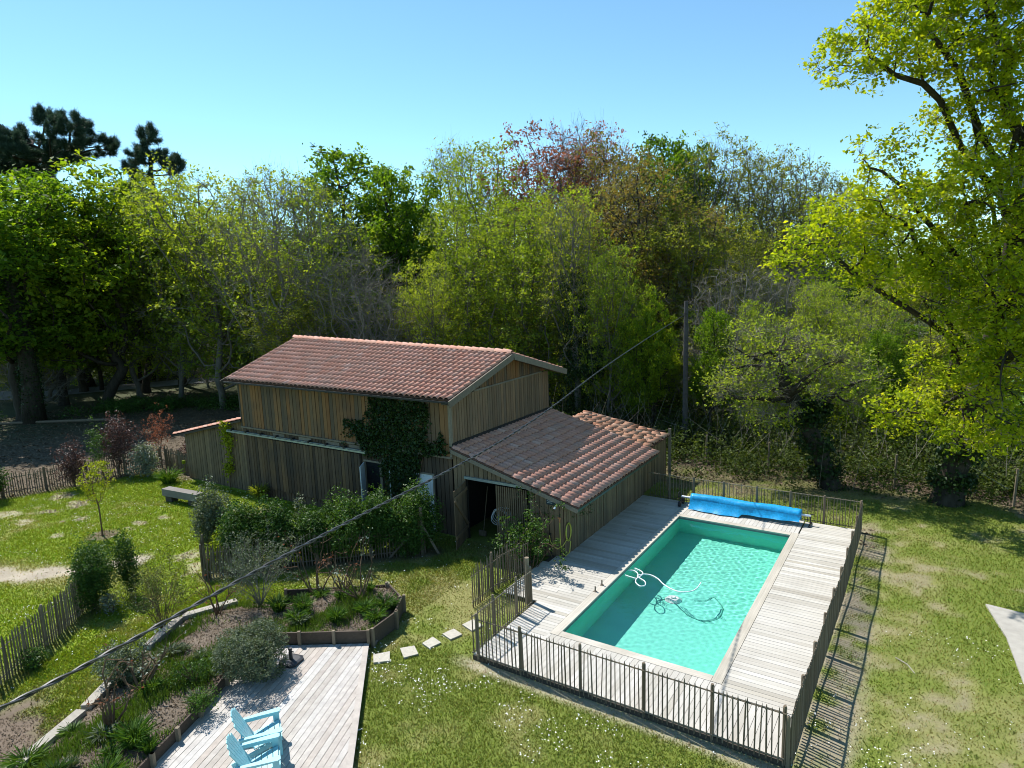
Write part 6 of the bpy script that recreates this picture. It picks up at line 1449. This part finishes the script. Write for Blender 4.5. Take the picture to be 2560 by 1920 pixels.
# overhead cable and pole
pole = thing('utility_pole', 'grey wooden utility pole rising from the thicket behind the sheds', 'pole', (-11.02, 34.0, -.3))
obj('shaft', MB().tube([(-11.02, 34.0, -.4), (-11.02, 34.0, 3.5), (-11.01, 34.0, 7.6)], [.15, .13, .105], 12), M_POLE, pole)
obj('bracket', MB().tube([(-11.02, 33.8, 6.86), (-11.12, 33.75, 6.84)], .03, 6).box((-11.02, 33.82, 6.95), (.30, .05, .06)), M_IRON, pole)
CP = [(-11.12, 33.75, 6.84), (-9.75, 25.32, 6.57), (-8.64, 18.54, 6.30), (-7.95, 14.31, 6.03), (-7.48, 11.41, 5.92), (-7.08, 8.97, 5.94), (-6.68, 6.49, 6.03), (-6.38, 4.67, 6.08), (-6.17, 3.38, 6.09), (-6.02, 2.44, 6.10), (-5.90, 1.72, 6.14), (-5.5, -.8, 6.35), (-5.1, -3.2, 6.65)]
cpath = smooth_path(CP, 60); tw = [MB(), MB()]
Ls = 0; pts2 = [[], []]
for i, p in enumerate(cpath):
    if i: Ls += (p - cpath[i - 1]).length
    for s in (0, 1):
        a = Ls * 13.0 + s * math.pi; pts2[s].append(p + Vector((.98, .16, 0)) * (.0115 * math.cos(a)) + Vector((0, 0, 1)) * (.0115 * math.sin(a)))
cbl = thing('overhead_cable', 'twisted black and grey overhead cable crossing above the garden', 'cable', CP[0])
obj('black_strand', MB().tube(pts2[0], .0125, 5), M_CABLE, cbl); obj('grey_strand', MB().tube(pts2[1], .0105, 5), M_CABLE2, cbl)
# brush pile behind the side shed and small lawn debris
rp_ = np.random.default_rng(9); n_ = 260; c = np.stack([rp_.normal(-33.0, 1.2, n_), rp_.normal(27.5, .6, n_), rp_.uniform(-.2, .7, n_)], -1)
d = unit(rp_.normal(size=(n_, 3)) * np.array([1, .5, .15])); tag(obj('brush_pile', quad_mesh('brush_pile', sticks(c - d * .8, c + d * .8, .06, rp_), np.repeat(rp_.random(n_), 4)), M_L['twig']), 'pile of grey cut branches behind the side shed', 'brush pile', kind='stuff')
tag(obj('kerb_log', MB().tube([(-62, 16.5, -.25), (-55.5, 21.0, -.22), (-50, 24.8, -.25)], .10, 7), M_POST), 'long pale log lying at the edge of the leaf strewn ground', 'log')
tag(obj('fallen_stick', MB().tube([(-.35, 17.1, -.10), (-.1, 16.9, -.09), (.05, 16.6, -.10)], .012, 5), M_SLEEPER), 'thin pale stick lying on the right lawn', 'stick')
for o in list(COL.objects):
    if o.type == 'MESH' and o.parent is None and 'kind' not in o and 'label' not in o: print('unlabelled', o.name)
